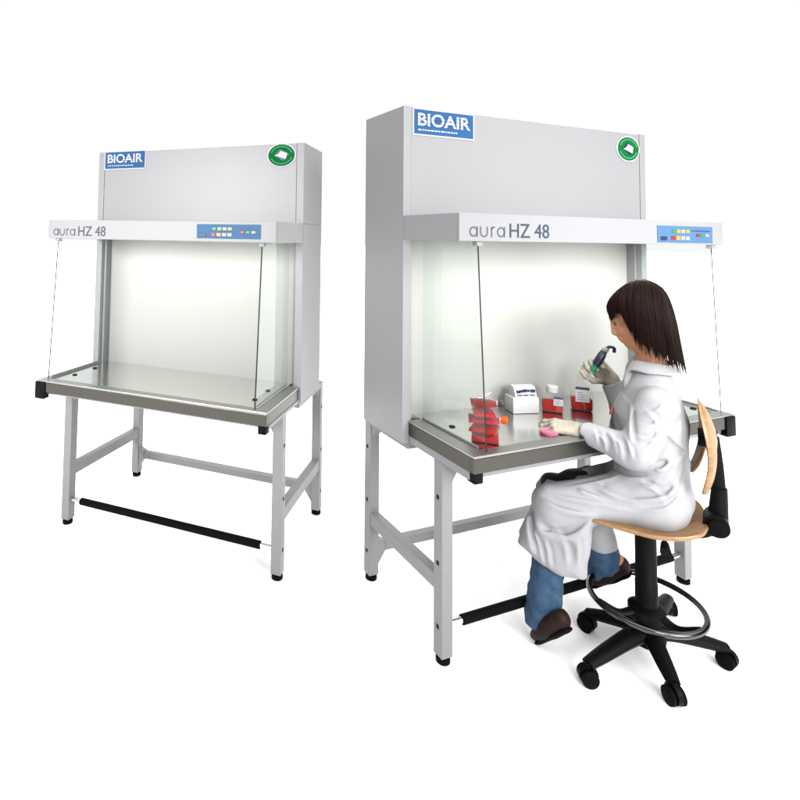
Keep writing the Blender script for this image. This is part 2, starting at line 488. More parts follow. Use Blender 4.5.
LAMPE = 29.0
LD = (1.1812, 0.30352, 1.88027, 0.67842, 0.34799, 1.41007, 1.49867, 0.39412, -0.00938, 0.74873, 0.69506, 0.18336, 0.03306, 0.38558)
RD = (1.35389, 0.28142, 1.95005, 0.67356, 0.31421, 1.43331, 1.52644, 0.3514, -0.02559, 0.75666, 0.70224, 0.16602, 0.05425, 0.29992)
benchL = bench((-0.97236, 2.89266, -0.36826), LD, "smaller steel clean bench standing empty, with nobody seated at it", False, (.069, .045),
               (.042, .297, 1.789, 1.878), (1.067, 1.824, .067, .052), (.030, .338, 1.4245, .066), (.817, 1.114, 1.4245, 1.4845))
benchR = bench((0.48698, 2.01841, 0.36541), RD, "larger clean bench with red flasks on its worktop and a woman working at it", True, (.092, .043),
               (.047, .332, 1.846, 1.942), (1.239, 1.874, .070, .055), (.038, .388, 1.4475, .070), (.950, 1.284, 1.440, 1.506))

# ------------------------------------------------------------------ signed-distance modelling for soft shapes
class Field:
    def __init__(self, lo, hi, h):
        self.lo = np.array(lo, np.float32); self.h = h
        self.n = np.ceil((np.array(hi) - np.array(lo)) / h).astype(int) + 1
        self.ax = [self.lo[i] + h * np.arange(self.n[i], dtype=np.float32) for i in range(3)]
        self.D = np.full(tuple(self.n), 0.5, np.float32)
    def _sub(self, lo, hi):
        s = []
        for i in range(3):
            a = max(0, int((lo[i] - self.lo[i]) / self.h)); b = min(self.n[i], int((hi[i] - self.lo[i]) / self.h) + 2)
            if b <= a: return None
            s.append(slice(a, b))
        return tuple(s)
    def grid(self, s):
        return np.stack(np.meshgrid(self.ax[0][s[0]], self.ax[1][s[1]], self.ax[2][s[2]], indexing='ij'), -1)
    def put(self, d, s, k):
        D = self.D[s]
        if k > 0:
            h = np.clip(.5 + .5 * (D - d) / k, 0, 1)
            self.D[s] = d * h + D * (1 - h) - k * h * (1 - h)
        else:
            self.D[s] = np.minimum(D, d)
    def rc(self, a, b, r1, r2, k=.02, aniso=None, cut=False):
        a = np.array(a, np.float32); b = np.array(b, np.float32)
        pad = max(r1, r2) * (1.0 if aniso is None else max(1, 1 / aniso[1])) + k + 4 * self.h
        s = self._sub(np.minimum(a, b) - pad, np.maximum(a, b) + pad)
        if s is None: return self
        P = self.grid(s) - a; ba = b - a
        if aniso is not None:
            n = np.array(aniso[0], np.float32); n /= np.linalg.norm(n); q = aniso[1] - 1
            P = P + (P @ n)[..., None] * n * q; ba = ba + (ba @ n) * n * q
        L2 = float(ba @ ba)
        t = np.clip((P @ ba) / L2, 0, 1) if L2 > 1e-12 else np.zeros(P.shape[:-1], np.float32)
        d = np.sqrt(((P - t[..., None] * ba) ** 2).sum(-1)) - (r1 + (r2 - r1) * t)
        if cut: self.sub(d, s, k)
        else: self.put(d, s, k)
        return self
    def sub(self, d, s, k):
        D = self.D[s]
        if k > 0:
            h = np.clip(.5 - .5 * (D + d) / k, 0, 1)
            self.D[s] = D * (1 - h) - d * h + k * h * (1 - h)
        else: self.D[s] = np.maximum(D, -d)
    def ell(self, c, f, l, u, rf, rl, ru, k=.02, cut=False):
        c = np.array(c, np.float32); m = max(rf, rl, ru); pad = m + k + 4 * self.h
        s = self._sub(c - pad, c + pad)
        if s is None: return self
        P = self.grid(s) - c
        x, y, z = [P @ np.array(v, np.float32) for v in (f, l, u)]
        k0 = np.sqrt((x / rf) ** 2 + (y / rl) ** 2 + (z / ru) ** 2)
        k1 = np.sqrt((x / rf ** 2) ** 2 + (y / rl ** 2) ** 2 + (z / ru ** 2) ** 2)
        d = k0 * (k0 - 1) / np.maximum(k1, 1e-6)
        if cut: self.sub(d, s, k)
        else: self.put(d, s, k)
        return self
    def path(self, pts, r, k):
        """one smooth tube along a whole polyline (no bulges at its joints)"""
        A = np.array([tuple(p) for p in pts], np.float32); pad = r + k + 4 * self.h
        s = self._sub(A.min(0) - pad, A.max(0) + pad)
        P = self.grid(s); best = np.full(P.shape[:-1], 9.0, np.float32)
        for a, b in zip(A, A[1:]):
            ba = b - a; q = P - a
            tt = np.clip((q @ ba) / float(ba @ ba), 0, 1)
            best = np.minimum(best, ((q - tt[..., None] * ba) ** 2).sum(-1))
        self.put(np.sqrt(best) - r, s, k)
        return self
    def poly(self, pts, n, half, rnd, k):
        """rounded slab: polygon of 3-D points, thickness 2*half along n"""
        pts = [V(p) for p in pts]; n = V(n).normalized()
        c = sum(pts, V((0, 0, 0))) / len(pts)
        e1 = V((0, 0, 1)); e1 = (e1 - n * e1.dot(n)).normalized(); e2 = n.cross(e1)
        q = np.array([((p - c).dot(e2), (p - c).dot(e1)) for p in pts], np.float32)
        A = np.array(pts); pad = half + rnd + k + .05
        s = self._sub(A.min(0) - pad, A.max(0) + pad)
        P = self.grid(s) - np.array(c, np.float32)
        X = P @ np.array(e2, np.float32); Y = P @ np.array(e1, np.float32); Z = np.abs(P @ np.array(n, np.float32)) - (half - rnd)
        d = np.full(X.shape, 1e9, np.float32); sg = np.ones(X.shape, np.float32)
        m = len(q)
        for i in range(m):
            a, b = q[i], q[i - 1]; ex, ey = b - a
            wx, wy = X - a[0], Y - a[1]
            h = np.clip((wx * ex + wy * ey) / (ex * ex + ey * ey), 0, 1)
            d = np.minimum(d, (wx - ex * h) ** 2 + (wy - ey * h) ** 2)
            c1 = Y >= a[1]; c2 = Y < b[1]; c3 = ex * wy > ey * wx
            fl = (c1 & c2 & c3) | (~c1 & ~c2 & ~c3)
            sg = np.where(fl, -sg, sg)
        d = sg * np.sqrt(d) + rnd
        dd = np.minimum(np.maximum(d, Z), 0) + np.sqrt(np.maximum(d, 0) ** 2 + np.maximum(Z, 0) ** 2) - rnd
        self.put(dd, s, k)
        return self
    def plane(self, p, n, lo, hi):
        """inside the box lo..hi keep only what lies behind the plane (p, n)"""
        n = np.array(n, np.float32); n /= np.linalg.norm(n)
        s = self._sub(lo, hi)
        P = self.grid(s) - np.array(p, np.float32)
        self.D[s] = np.maximum(self.D[s], P @ n)
        return self
    def warp(self, fn):
        s = (slice(None),) * 3
        m = np.abs(self.D) < .03
        idx = np.nonzero(m)
        P = np.stack([self.ax[i][idx[i]] for i in range(3)], -1)
        self.D[idx] += fn(P)
        return self
    def build(self, name, mats, parent=None, relax=1):
        D = self.D; S = D < 0
        nx, ny, nz = D.shape
        cnt = np.zeros((nx - 1, ny - 1, nz - 1), np.int32)
        for i in (0, 1):
            for j in (0, 1):
                for k in (0, 1):
                    cnt += S[i:nx - 1 + i, j:ny - 1 + j, k:nz - 1 + k]
        act = (cnt > 0) & (cnt < 8)
        ci = np.argwhere(act)
        idx = -np.ones(act.shape, np.int64); idx[act] = np.arange(len(ci))
        acc = np.zeros((len(ci), 3)); num = np.zeros(len(ci))
        C = [(i, j, k) for i in (0, 1) for j in (0, 1) for k in (0, 1)]
        for a in C:
            for ax in range(3):
                if a[ax]: continue
                b = list(a); b[ax] = 1
                da = D[ci[:, 0] + a[0], ci[:, 1] + a[1], ci[:, 2] + a[2]]; db = D[ci[:, 0] + b[0], ci[:, 1] + b[1], ci[:, 2] + b[2]]
                m = (da < 0) != (db < 0)
                t = np.where(m, da / np.where(m, da - db, 1), 0)
                p = np.array(a, float)[None] + np.zeros((len(ci), 3)); p[:, ax] += t
                acc += np.where(m[:, None], p, 0); num += m
        vs = self.lo + self.h * (ci + acc / num[:, None])
        quads = []
        for ax in range(3):
            o1, o2 = [(1, 2), (2, 0), (0, 1)][ax]
            sl0 = [slice(None)] * 3; sl1 = [slice(None)] * 3
            sl0[ax] = slice(0, -1); sl1[ax] = slice(1, None)
            A = S[tuple(sl0)]; Bn = S[tuple(sl1)]
            e = np.argwhere(A != Bn)
            ok = (e[:, o1] > 0) & (e[:, o2] > 0) & (e[:, o1] < D.shape[o1] - 1) & (e[:, o2] < D.shape[o2] - 1)
            e = e[ok]
            ins = S[e[:, 0], e[:, 1], e[:, 2]]
            def at_(d1, d2):
                q = e.copy(); q[:, o1] -= d1; q[:, o2] -= d2
                return idx[q[:, 0], q[:, 1], q[:, 2]]
            q = np.stack([at_(1, 1), at_(0, 1), at_(0, 0), at_(1, 0)], 1)
            q[~ins] = q[~ins][:, ::-1]
            quads.append(q)
        Q = np.concatenate(quads); Q = Q[(Q >= 0).all(1)]
        for _ in range(relax):
            sm = np.zeros_like(vs); c2 = np.zeros(len(vs))
            for i in range(4):
                np.add.at(sm, Q[:, i], vs[Q[:, (i + 1) % 4]]); np.add.at(c2, Q[:, i], 1)
                np.add.at(sm, Q[:, i], vs[Q[:, (i - 1) % 4]]); np.add.at(c2, Q[:, i], 1)
            vs = np.where(c2[:, None] > 0, vs * .5 + .5 * sm / np.maximum(c2, 1)[:, None], vs)
        me = bpy.data.meshes.new(name)
        me.from_pydata(vs.tolist(), [], Q.tolist())
        me.polygons.foreach_set('use_smooth', [True] * len(Q))
        for m in (mats if isinstance(mats, (list, tuple)) else [mats]): me.materials.append(m)
        me.update()
        o = bpy.data.objects.new(name, me); COL.objects.link(o)
        if parent:
            o.parent = parent
            o.matrix_parent_inverse = Matrix.Translation(parent.location).inverted()
        return o

def child(o, parent):
    """parent o, built in world coordinates, to an unrotated empty"""
    o.parent = parent
    o.matrix_parent_inverse = Matrix.Translation(parent.location).inverted()
    return o

def spline(pts, n):
    """Catmull-Rom through pts"""
    P = [V(p) for p in pts]
    P = [P[0] * 2 - P[1]] + P + [P[-1] * 2 - P[-2]]
    out = []
    m = len(P) - 3
    for i in range(n + 1):
        t = i / n * m; k = min(int(t), m - 1); f = t - k
        a, b, c, d = P[k:k + 4]
        out.append(.5 * ((2 * b) + (c - a) * f + (2 * a - 5 * b + 4 * c - d) * f * f + (3 * b - a - 3 * c + d) * f ** 3))
    return out

# ------------------------------------------------------------------ more materials
COAT = mat("white_cotton", (0.365, 0.365, 0.382), 0.85, bump=0.25, bscale=220, var=0.02, vscale=20, spec=0.1)
SKIN = mat("skin", (0.50, 0.235, 0.125), 0.55, bump=0.05, bscale=200, var=0.08, vscale=40, spec=0.25)
LATEX = mat("latex_glove", (0.42, 0.385, 0.31), 0.55, bump=0.15, bscale=120, var=0.04, vscale=40, spec=0.2)
HAIR = mat("dark_brown_hair", (0.0100, 0.0042, 0.0034), 0.5, var=0.75, vscale=120, spec=0.05)
JEANS = mat("blue_denim", (0.045, 0.088, 0.158), 0.85, bump=0.5, bscale=350, var=0.62, vscale=34, spec=0.1)
SHOE = mat("dark_brown_leather", (0.020, 0.0085, 0.006), 0.55, bump=0.15, bscale=120, var=0.4, vscale=30, spec=0.12)
DARKKN = mat("knee_black", (0.009, 0.009, 0.011), 0.55, bump=0.3, bscale=150, spec=0.3)
LIP = mat("lip_skin", (0.20, 0.06, 0.05), 0.45)

def wood_material():
    m = bpy.data.materials.new("beech_plywood"); m.use_nodes = True
    t = m.node_tree; b = t.nodes['Principled BSDF']; b.inputs['Roughness'].default_value = 0.38
    tc = t.nodes.new('ShaderNodeTexCoord'); mp = t.nodes.new('ShaderNodeMapping'); mp.inputs['Scale'].default_value = (3, 30, 30)
    n = t.nodes.new('ShaderNodeTexNoise'); n.inputs['Scale'].default_value = 2.2; n.inputs['Detail'].default_value = 6; n.inputs['Distortion'].default_value = 1.2
    r = t.nodes.new('ShaderNodeValToRGB')
    r.color_ramp.elements[0].position = .3; r.color_ramp.elements[0].color = (0.155, 0.078, 0.028, 1)
    r.color_ramp.elements[1].position = .72; r.color_ramp.elements[1].color = (0.24, 0.137, 0.058, 1)
    t.links.new(tc.outputs['Object'], mp.inputs[0]); t.links.new(mp.outputs[0], n.inputs['Vector'])
    t.links.new(n.outputs['Fac'], r.inputs[0]); t.links.new(r.outputs[0], b.inputs['Base Color'])
    return m
WOOD = wood_material()

# ------------------------------------------------------------------ laboratory chair
CH = V((1.313, 1.908, 0))
CF = V((-0.79, 0.613, 0)).normalized()
chair = empty("lab_chair", CH, 0, "swivel lab chair with pale plywood seat and black five-star castor base under the seated woman", "chair")
FW = V((-0.83, 0.555, 0)).normalized()      # the way the sitter faces
LF = V((-FW.y, FW.x, 0))                    # the sitter's left
UP = V((0, 0, 1))
hub = V((0, 0, 0.085))
tips = [V((1.0435, 1.8000, 0.0250)), V((1.2709, 1.7300, 0.0124)), V((1.5647, 1.8800, 0.0287)), V((1.1813, 2.0400, 0.0285)), V((1.5488, 2.1300, 0.0388))]
for i, tp in enumerate(tips):
    tp = V((tp.x, tp.y, 0)) - CH
    dr = V((tp.x, tp.y, 0)); rr = dr.length; dr.normalize()
    pts = spline([hub + dr * .02 + UP * .012, hub + dr * (rr * .38) + UP * .006, hub + dr * (rr * .78) - UP * .012, V((tp.x, tp.y, .062))], 12)
    q = MB(); q.tube(pts, [.034 - .014 * (k / 12) for k in range(13)], 12, flat=(1, .72))
    leg = q.build("base_arm", BLACKP, chair, True)
    # twin-wheel castor
    sd = V((-dr.y, dr.x, 0)); ang = [0.5, -0.3, 0.9, 0.2, -0.6][i]
    ax = (sd * math.cos(ang) + dr * math.sin(ang)).normalized()
    cs = MB(); cs.tube([V((tp.x, tp.y, .068)), V((tp.x, tp.y, .046))], .009, 10)
    hd = ax.cross(UP).normalized()
    cs.tube(spline([V((tp.x, tp.y, .058)) - hd * .014, V((tp.x, tp.y, .060)), V((tp.x, tp.y, .046)) + hd * .022], 6), [.012, .017, .012], 10) if False else None
    cs.tube([V((tp.x, tp.y, .032)) - ax * .008, V((tp.x, tp.y, .032)) + ax * .008], .030, 20)
    co = cs.build("castor_hood", BLACKP, leg, True)
    for s in (-1, 1):
        w = MB(); c0 = V((tp.x, tp.y, .0265))
        w.tube([c0 + ax * s * .009, c0 + ax * s * .012, c0 + ax * s * .022, c0 + ax * s * .025], [.024, .0265, .0265, .021], 40)
        w.build("castor_wheel", RUBBER, leg, True)
q = MB(); q.lathe([(.030, .055), (.052, .062), (.056, .085), (.050, .108), (.036, .122), (.034, .13)], 28); q.build("base_hub", BLACKP, chair, True)
q = MB(); q.lathe([(.0335, .125), (.0335, .26), (.032, .262), (.032, .460)], 28); q.build("column", BLACKP, chair, True)
# foot ring
rz = .196
ring = MB(); tilt = 0.0
rp = [V((-.004 + .170 * math.cos(a), .165 * math.sin(a), rz + tilt * math.sin(a) * -.205)) for a in [2 * math.pi * i / 56 for i in range(56)]]
ring.tube(rp, .0095, 12, closed=True)
ro = ring.build("foot_ring", DARKM, chair, True)
for a in (R(62), R(182), R(302)):
    e = V((-.004 + .162 * math.cos(a), .158 * math.sin(a), rz - tilt * math.sin(a) * .2))
    b0 = V((.04 * math.cos(a), .04 * math.sin(a), .165))
    q = MB(); q.tube(spline([b0, b0 * .55 + e * .45 + V((0, 0, -.022)), e], 10), [.017 - .0007 * k for k in range(11)], 10, flat=(1, .7)); q.build("ring_spoke", BLACKP, ro, True)
q = MB(); q.lathe([(.040, .140), (.056, .146), (.056, .174), (.040, .184)], 28); q.build("ring_collar", BLACKP, ro, True)
# seat: pressed plywood, dished, lifted towards the back
def seat_pt(u, v, dz):
    """u forward -1..1, v left -1..1"""
    f = .200 * u; l = .195 * v
    z = .488 + .048 * max(0, -u - .15) ** 1.6 + .012 * v * v - .020 * max(0, u - .55) ** 2 * 2 + dz
    p = FW * (f + .030) + LF * l
    return V((p.x, p.y, z))
def seat_mesh():
    b = bmesh.new()
    nr, na, th = 14, 64, .013
    def lay(dz, shrink):
        rows = []
        for i in range(1, nr + 1):
            rr = i / nr * shrink
            row = []
            for j in range(na):
                a = 2 * math.pi * j / na
                c, s = math.cos(a), math.sin(a)
                e = .62
                row.append(b.verts.new(seat_pt(rr * math.copysign(abs(c) ** e, c), rr * math.copysign(abs(s) ** e, s), dz)))
            rows.append(row)
        return b.verts.new(seat_pt(0, 0, dz)), rows
    ct, T = lay(th / 2, .985); cb, Bm = lay(-th / 2, .985)
    mid = []
    for j in range(na):
        a = 2 * math.pi * j / na; c, s = math.cos(a), math.sin(a); e = .62
        mid.append(b.verts.new(seat_pt(math.copysign(abs(c) ** e, c), math.copysign(abs(s) ** e, s), 0)))
    for c0, rows in ((ct, T), (cb, Bm)):
        for j in range(na):
            b.faces.new((c0, rows[0][j], rows[0][(j + 1) % na]))
        for i in range(nr - 1):
            for j in range(na):
                b.faces.new((rows[i][j], rows[i + 1][j], rows[i + 1][(j + 1) % na], rows[i][(j + 1) % na]))
    for j in range(na):
        k = (j + 1) % na
        b.faces.new((T[-1][j], mid[j], mid[k], T[-1][k])); b.faces.new((mid[j], Bm[-1][j], Bm[-1][k], mid[k]))
    m = MB(); m.bm.free(); m.bm = b
    return m
seat_mesh().build("seat", WOOD, chair, True, angle=60)
# seat plate, back stem
q = MB(); q.prism([(-.09, -.075), (.09, -.075), (.09, .075), (-.09, .075)],   .455, .4795, 'z', .006, Matrix.Rotation(math.atan2(FW.y, FW.x), 4, 'Z'))
q.tube([FW * -.05 + LF * .02 + UP * .465, FW * -.05 + LF * .155 + UP * .463], .007, 10)
q.build("seat_plate", BLACKP, chair, True)
q = MB(); q.tube([FW * -.05 + LF * .135 + UP * .463, FW * -.05 + LF * .185 + UP * .460], [.012, .016], 12); q.build("height_lever", BLACKP, chair, True)
CFW, CLF = CF, V((-CF.y, CF.x, 0))
bx = -CFW
st = MB()
st.tube(spline([bx * .08 + UP * .470, bx * .14 + UP * .474, bx * .185 + UP * .510, bx * .200 + UP * .58, bx * .196 + UP * .70, bx * .186 + UP * .80], 18), .0165, 12, flat=(.75, 1.2))
st.build("back_stem", BLACKP, chair, True)
q = MB(); q.tube([bx * .192 + CLF * -.035 + UP * .530, bx * .192 + CLF * .05 + UP * .530], [.032, .035], 20)
q.tube([bx * .196 + UP * .51, bx * .203 + UP * .64], [.029, .021], 14); q.build("stem_clamp", BLACKP, chair, True)
q = MB(); q.tube([bx * .190 + CLF * .05 + UP * .530, bx * .190 + CLF * .066 + UP * .530], [.024, .020], 14); q.build("clamp_knob", RUBBER, chair, True)
# backrest: curved plywood loop, open low in the middle
def back_pt(v, t, dn):
    """v across -1..1 (left +), t height 0..1"""
    ang = v * .42
    rad = .30
    f = -.150 + (1 - math.cos(ang)) * rad + .018 * (1 - t) - .034 * (1 - abs(2 * t - 1.0) ** 2) + dn
    f -= .045 * (1 - t) * (1 if v > 0 else .2)
    z = .640 + .280 * t
    p = CFW * f + CLF * (math.sin(ang) * rad)
    return V((p.x, p.y, z))
def backrest():
    """inverted U of pressed plywood"""
    b = bmesh.new()
    path = spline([V((-.70, .0, 0)), V((-.72, .30, 0)), V((-.64, .60, 0)), V((-.32, .72, 0)), V((0, .74, 0)), V((.32, .72, 0)), V((.64, .60, 0)), V((.72, .30, 0)), V((.70, .0, 0))], 60)
    nw = 10
    rows = []
    for i, c in enumerate(path):
        tg = (path[min(i + 1, 60)] - path[max(i - 1, 0)]).normalized(); nm = V((-tg.y, tg.x, 0))
        e = min(i, 60 - i) / 60 * 1.0
        up = max(0, c.y - .3) / .5
        wd = (.215 + .085 * up) * min(1, math.sqrt(min(1, e / .05 + .12)))
        top, bot = [], []
        for j in range(nw + 1):
            o = (j / nw * 2 - 1) * wd
            ex = nm * o; ex.y *= .82 if True else 1
            q = c + V((ex.x, ex.y, 0))
            th = .0065 * math.sqrt(max(0.05, 1 - (abs(j / nw * 2 - 1)) ** 6))
            top.append(b.verts.new(back_pt(q.x, q.y, th))); bot.append(b.verts.new(back_pt(q.x, q.y, -th)))
        rows.append((top, bot))
    for (A, Bq), (A2, B2) in zip(rows, rows[1:]):
        for j in range(nw):
            b.faces.new((A[j], A[j + 1], A2[j + 1], A2[j])); b.faces.new((Bq[j], B2[j], B2[j + 1], Bq[j + 1]))
        b.faces.new((A[0], A2[0], B2[0], Bq[0])); b.faces.new((A[-1], Bq[-1], B2[-1], A2[-1]))
    for A, Bq in (rows[0], rows[-1]):
        for j in range(nw): b.faces.new((A[j], Bq[j], Bq[j + 1], A[j + 1]))
    m = MB(); m.bm.free(); m.bm = b
    return m
backrest().build("backrest", WOOD, chair, True, angle=50)
q = MB(); q.tube([bx * .150 + UP * .79, bx * .200 + UP * .79], [.03, .03], 14); q.build("back_mount", BLACKP, chair, True)

# ------------------------------------------------------------------ the woman
person = empty("person", (1.30, 1.93, 0), 0, "dark haired woman in white lab coat and jeans, seated, holding up a pipettor", "person")
PEL = V((1.3474, 1.9200, 0.5721)); WAI = V((1.3463, 1.9200, 0.7037)); CHE = V((1.3485, 1.9250, 0.8240)); UPC = V((1.3606, 1.9300, 0.9001)); NEK = V((1.3550, 1.9300, 0.9884))
SHN = UPC + LF * .145 - UP * .004 - FW * .01; SHF = UPC - LF * .14 + FW * .02
ELN = V((1.2087, 1.7900, 0.7462)); WRN = V((1.0971, 1.9050, 0.7710))
ELF = V((1.3870, 2.0800, 0.7393)); WRF = V((1.3509, 2.1350, 0.8793))
KNN = V((1.0035, 1.9400, 0.5049)); KNF = V((1.1175, 2.1000, 0.4547))
HPN = PEL + LF * .085 - UP * .002; HPF = PEL - LF * .085 - UP * .0
ANN = V((1.0043, 1.9550, 0.1195)); ANF = V((1.2598, 2.0600, 0.2410))
HC = V((1.3133, 1.9300, 1.1748))
_h = (FW + LF * .20).normalized()
FH = (_h * math.cos(R(24)) - UP * math.sin(R(24))).normalized(); UH = (UP * math.cos(R(24)) + _h * math.sin(R(24))).normalized(); LH = UH.cross(FH)
HS = 0.89
def hp(f, l, u): return HC + (FH * f + LH * l + UH * u) * HS

B = Field((0.86, 1.62, -0.01), (1.66, 2.40, 1.36), .0045)
# head
B.ell(hp(-.012, 0, .018), FH, LH, UH, .098 * HS, .076 * HS, .092 * HS, k=.01)
B.ell(hp(.035, 0, -.03), FH, LH, UH, .062 * HS, .060 * HS, .082 * HS, k=.03)
B.rc(hp(.04, 0, -.075), hp(.066, 0, -.098), .036, .020, k=.03)
B.rc(hp(.093, 0, .004), hp(.106, 0, -.036), .007, .0095, k=.012)
B.rc(hp(.097, .009, -.040), hp(.097, -.009, -.040), .0075, .0075, k=.01)
B.rc(hp(.094, .016, -.061), hp(.094, -.016, -.061), .0078, .0078, k=.006)
B.rc(hp(.091, .014, -.073), hp(.091, -.014, -.073), .0085, .0085, k=.006)
for s in (1, -1):
    B.ell(hp(.090, s * .032, .004), FH, LH, UH, .016, .018, .012, k=.01, cut=True)
    B.ell(hp(.076, s * .032, .003), FH, LH, UH, .016, .016, .015, k=.004)
    B.rc(hp(.088, s * .016, .022), hp(.078, s * .046, .022), .008, .006, k=.012)
    B.ell(hp(.058, s * .042, -.03), FH, LH, UH, .028, .022, .022, k=.02)
    B.ell(hp(-.015, s * .079, -.012), FH, LH, UH, .022, .008, .032, k=.006)
B.rc(hp(-.03, 0, -.05), NEK - UP * .03, .040, .045, k=.03)
# trunk, arms, legs under the clothes
B.rc(PEL, WAI, .095, .082, k=.04, aniso=(LF, .66)); B.rc(WAI, CHE, .082, .088, k=.04, aniso=(LF, .66)); B.rc(CHE, UPC, .088, .060, k=.04, aniso=(LF, .62))
B.rc(UPC, NEK, .050, .045, k=.03)
for sh, el, wr in ((SHN, ELN, WRN), (SHF, ELF, WRF)):
    B.rc(sh, el, .044, .034, k=.03); B.rc(el, wr, .035, .020, k=.02); B.rc(wr, wr + (wr - el).normalized() * .05, .015, .011, k=.015)
for hpj, kn, an in ((HPN, KNN, ANN), (HPF, KNF, ANF)):
    B.rc(hpj, kn, .060, .044, k=.03); B.rc(kn, an, .032, .025, k=.03)
B.rc(ANN, V((0.9841, 1.9300, 0.1024)), .026, .022, k=.02)
B.rc(V((1.2959, 2.0400, 0.2462)), V((1.2363, 2.0850, 0.1815)), .031, .030, k=.02)
body = B.build("body", SKIN, person)
q = MB(); q.bm.free(); q.bm = bmesh.new()
for s in (1, -1):
    b2 = bmesh.new(); bmesh.ops.create_uvsphere(b2, u_segments=14, v_segments=10, radius=.0122)
    b2.transform(Matrix.Translation(hp(.0835, s * .032, .003))); q._add(b2)
child(q.build("eyes", mat("eye", (.03, .02, .015), .2), None, True), person)

# lab coat
C = Field((0.80, 1.62, 0.26), (1.62, 2.34, 1.16), .0036)
C.rc(PEL, WAI, .108, .096, k=.05, aniso=(LF, .66)); C.rc(WAI, CHE, .096, .098, k=.05, aniso=(LF, .62)); C.rc(CHE, UPC, .098, .066, k=.05, aniso=(LF, .54))
C.rc(UPC - UP * .01, NEK - UP * .008, .076, .058, k=.03)
C.rc(SHF, ELF, .060, .052, k=.04); C.rc(ELF, WRF, .054, .042, k=.03)
C.rc(HPN, KNN, .088, .066, k=.05); C.rc(HPF, V((1.1876, 2.0600, 0.5083)), .088, .060, k=.05)
C.rc(PEL + LF * .05 - UP * .0, PEL + LF * .085 - UP * .012, .098, .082, k=.05)
C.poly([V((0.9877, 1.9500, 0.5592)), V((0.9404, 1.9500, 0.4815)), V((0.8823, 1.9500, 0.3449)), V((0.9569, 1.9500, 0.2942)), V((1.0350, 1.9500, 0.2575)), V((1.1243, 1.9500, 0.2762)), V((1.1360, 1.9500, 0.3560)), V((1.1517, 1.9500, 0.4606)), V((1.1814, 1.9500, 0.5414))], (0.46, 0.88, 0), .078, .045, .02)
C.rc(V((1.2184, 2.0500, 0.4215)), V((1.2460, 2.0550, 0.2875)), .050, .056, k=.01)
# near arm last, with a crisp crease against the trunk
C.rc(SHN, ELN, .062, .052, k=.014); C.rc(ELN, WRN, .051, .037, k=.02)
C.rc(ELN + UP * .0, ELN - UP * .012 + FW * .03, .046, .044, k=.02)
# hems and cuffs
C.plane(CH + UP * .497, -UP, (1.13, 1.62, .455), (1.6, 2.1, .60))
C.plane(V((1.0067, 1.9500, 0.2812)), (0.06, 0, -1), (0.8, 1.62, 0.25), (1.18, 2.06, 0.40))
C.plane(WRN, (WRN - ELN), np.array(WRN) - .075, np.array(WRN) + .075)
C.plane(WRF, (WRF - ELF), np.array(WRF) - .07, np.array(WRF) + .07)
C.plane(V((1.2393, 2.0500, 0.2975)), (.12, 0, -1), (1.17, 1.96, .26), (1.36, 2.16, .44))
C.rc(V((1.0078, 1.9450, 0.2980)), V((1.0030, 1.9450, 0.1537)), .060, .105, k=.004, aniso=((0.1, 1, 0), 1.6), cut=True)
C.rc(WRN, WRN + (WRN - ELN) * .3, .034, .034, k=.003, cut=True)
C.rc(WRF, WRF + (WRF - ELF) * .3, .035, .035, k=.003, cut=True)
# collar opening and lapels
C.rc(NEK + UP * .018, NEK + FW * .02 + UP * .14, .046, .062, k=.006, cut=True)
NEK = NEK + UP * .012
col = spline([UPC + FW * .066 - UP * .035, NEK + FW * .058 + LF * .034 + UP * .000, NEK + LF * .060 + UP * .012, NEK - FW * .058 + LF * .025 + UP * .010, NEK - FW * .066 - LF * .02 + UP * .01, NEK - LF * .06 + UP * .012, NEK + FW * .056 - LF * .03, UPC + FW * .066 - LF * .02 - UP * .035], 40)
for f_, dz, r_ in ((1.0, 0, .0048), (1.05, .008, .0048), (1.10, .016, .0050), (1.16, .024, .0052), (1.22, .031, .0052)):
    C.path([NEK + (a - NEK) * f_ - UP * dz for a in col], r_, .006)
# sewn folds: raised ridges and pressed creases
EYE = np.array((0, 0, 1.43948))
def on_surface(p):
    """nearest cloth surface to p along the line of sight"""
    p = np.array(p); d = (p - EYE) / np.linalg.norm(p - EYE)
    q = p[None] + d[None] * np.arange(-.25, .25, .003)[:, None]
    ijk = np.round((q - C.lo) / C.h).astype(int)
    ok = ((ijk >= 0) & (ijk < C.n)).all(1)
    ins = np.zeros(len(q), bool); ins[ok] = C.D[tuple(ijk[ok].T)] < 0
    return q[np.argmax(ins)] if ins.any() else p
FOLDS = []
def fold(pts, r, depth):
    P = np.array([on_surface(p) for p in pts]); FOLDS.append((np.array(spline([V(p) for p in P], 24)), r, depth))
fold([V((1.4346, 1.8600, 0.7120)), V((1.3382, 1.7900, 0.7678)), V((1.2819, 1.7750, 0.8178))], .012, .006)
fold([V((1.3082, 1.7650, 0.8668)), V((1.2461, 1.7350, 0.8065)), V((1.2002, 1.7400, 0.7409))], .013, .009)
fold([V((1.2237, 1.7650, 0.8975)), V((1.2408, 1.7350, 0.8694)), V((1.2630, 1.7400, 0.8301))], .010, .005)
fold([V((0.8662, 1.8600, 0.5119)), V((0.9299, 1.8450, 0.4612)), V((1.0117, 1.8400, 0.4554)), V((1.0739, 1.8300, 0.5109))], .016, .010)
fold([V((0.9213, 1.8600, 0.5661)), V((0.9856, 1.8400, 0.5438)), V((1.0698, 1.8000, 0.5457))], .016, .009)
fold([V((0.9972, 1.8600, 0.6209)), V((1.0574, 1.8000, 0.6100)), V((1.1176, 1.7600, 0.5888))], .012, .009)
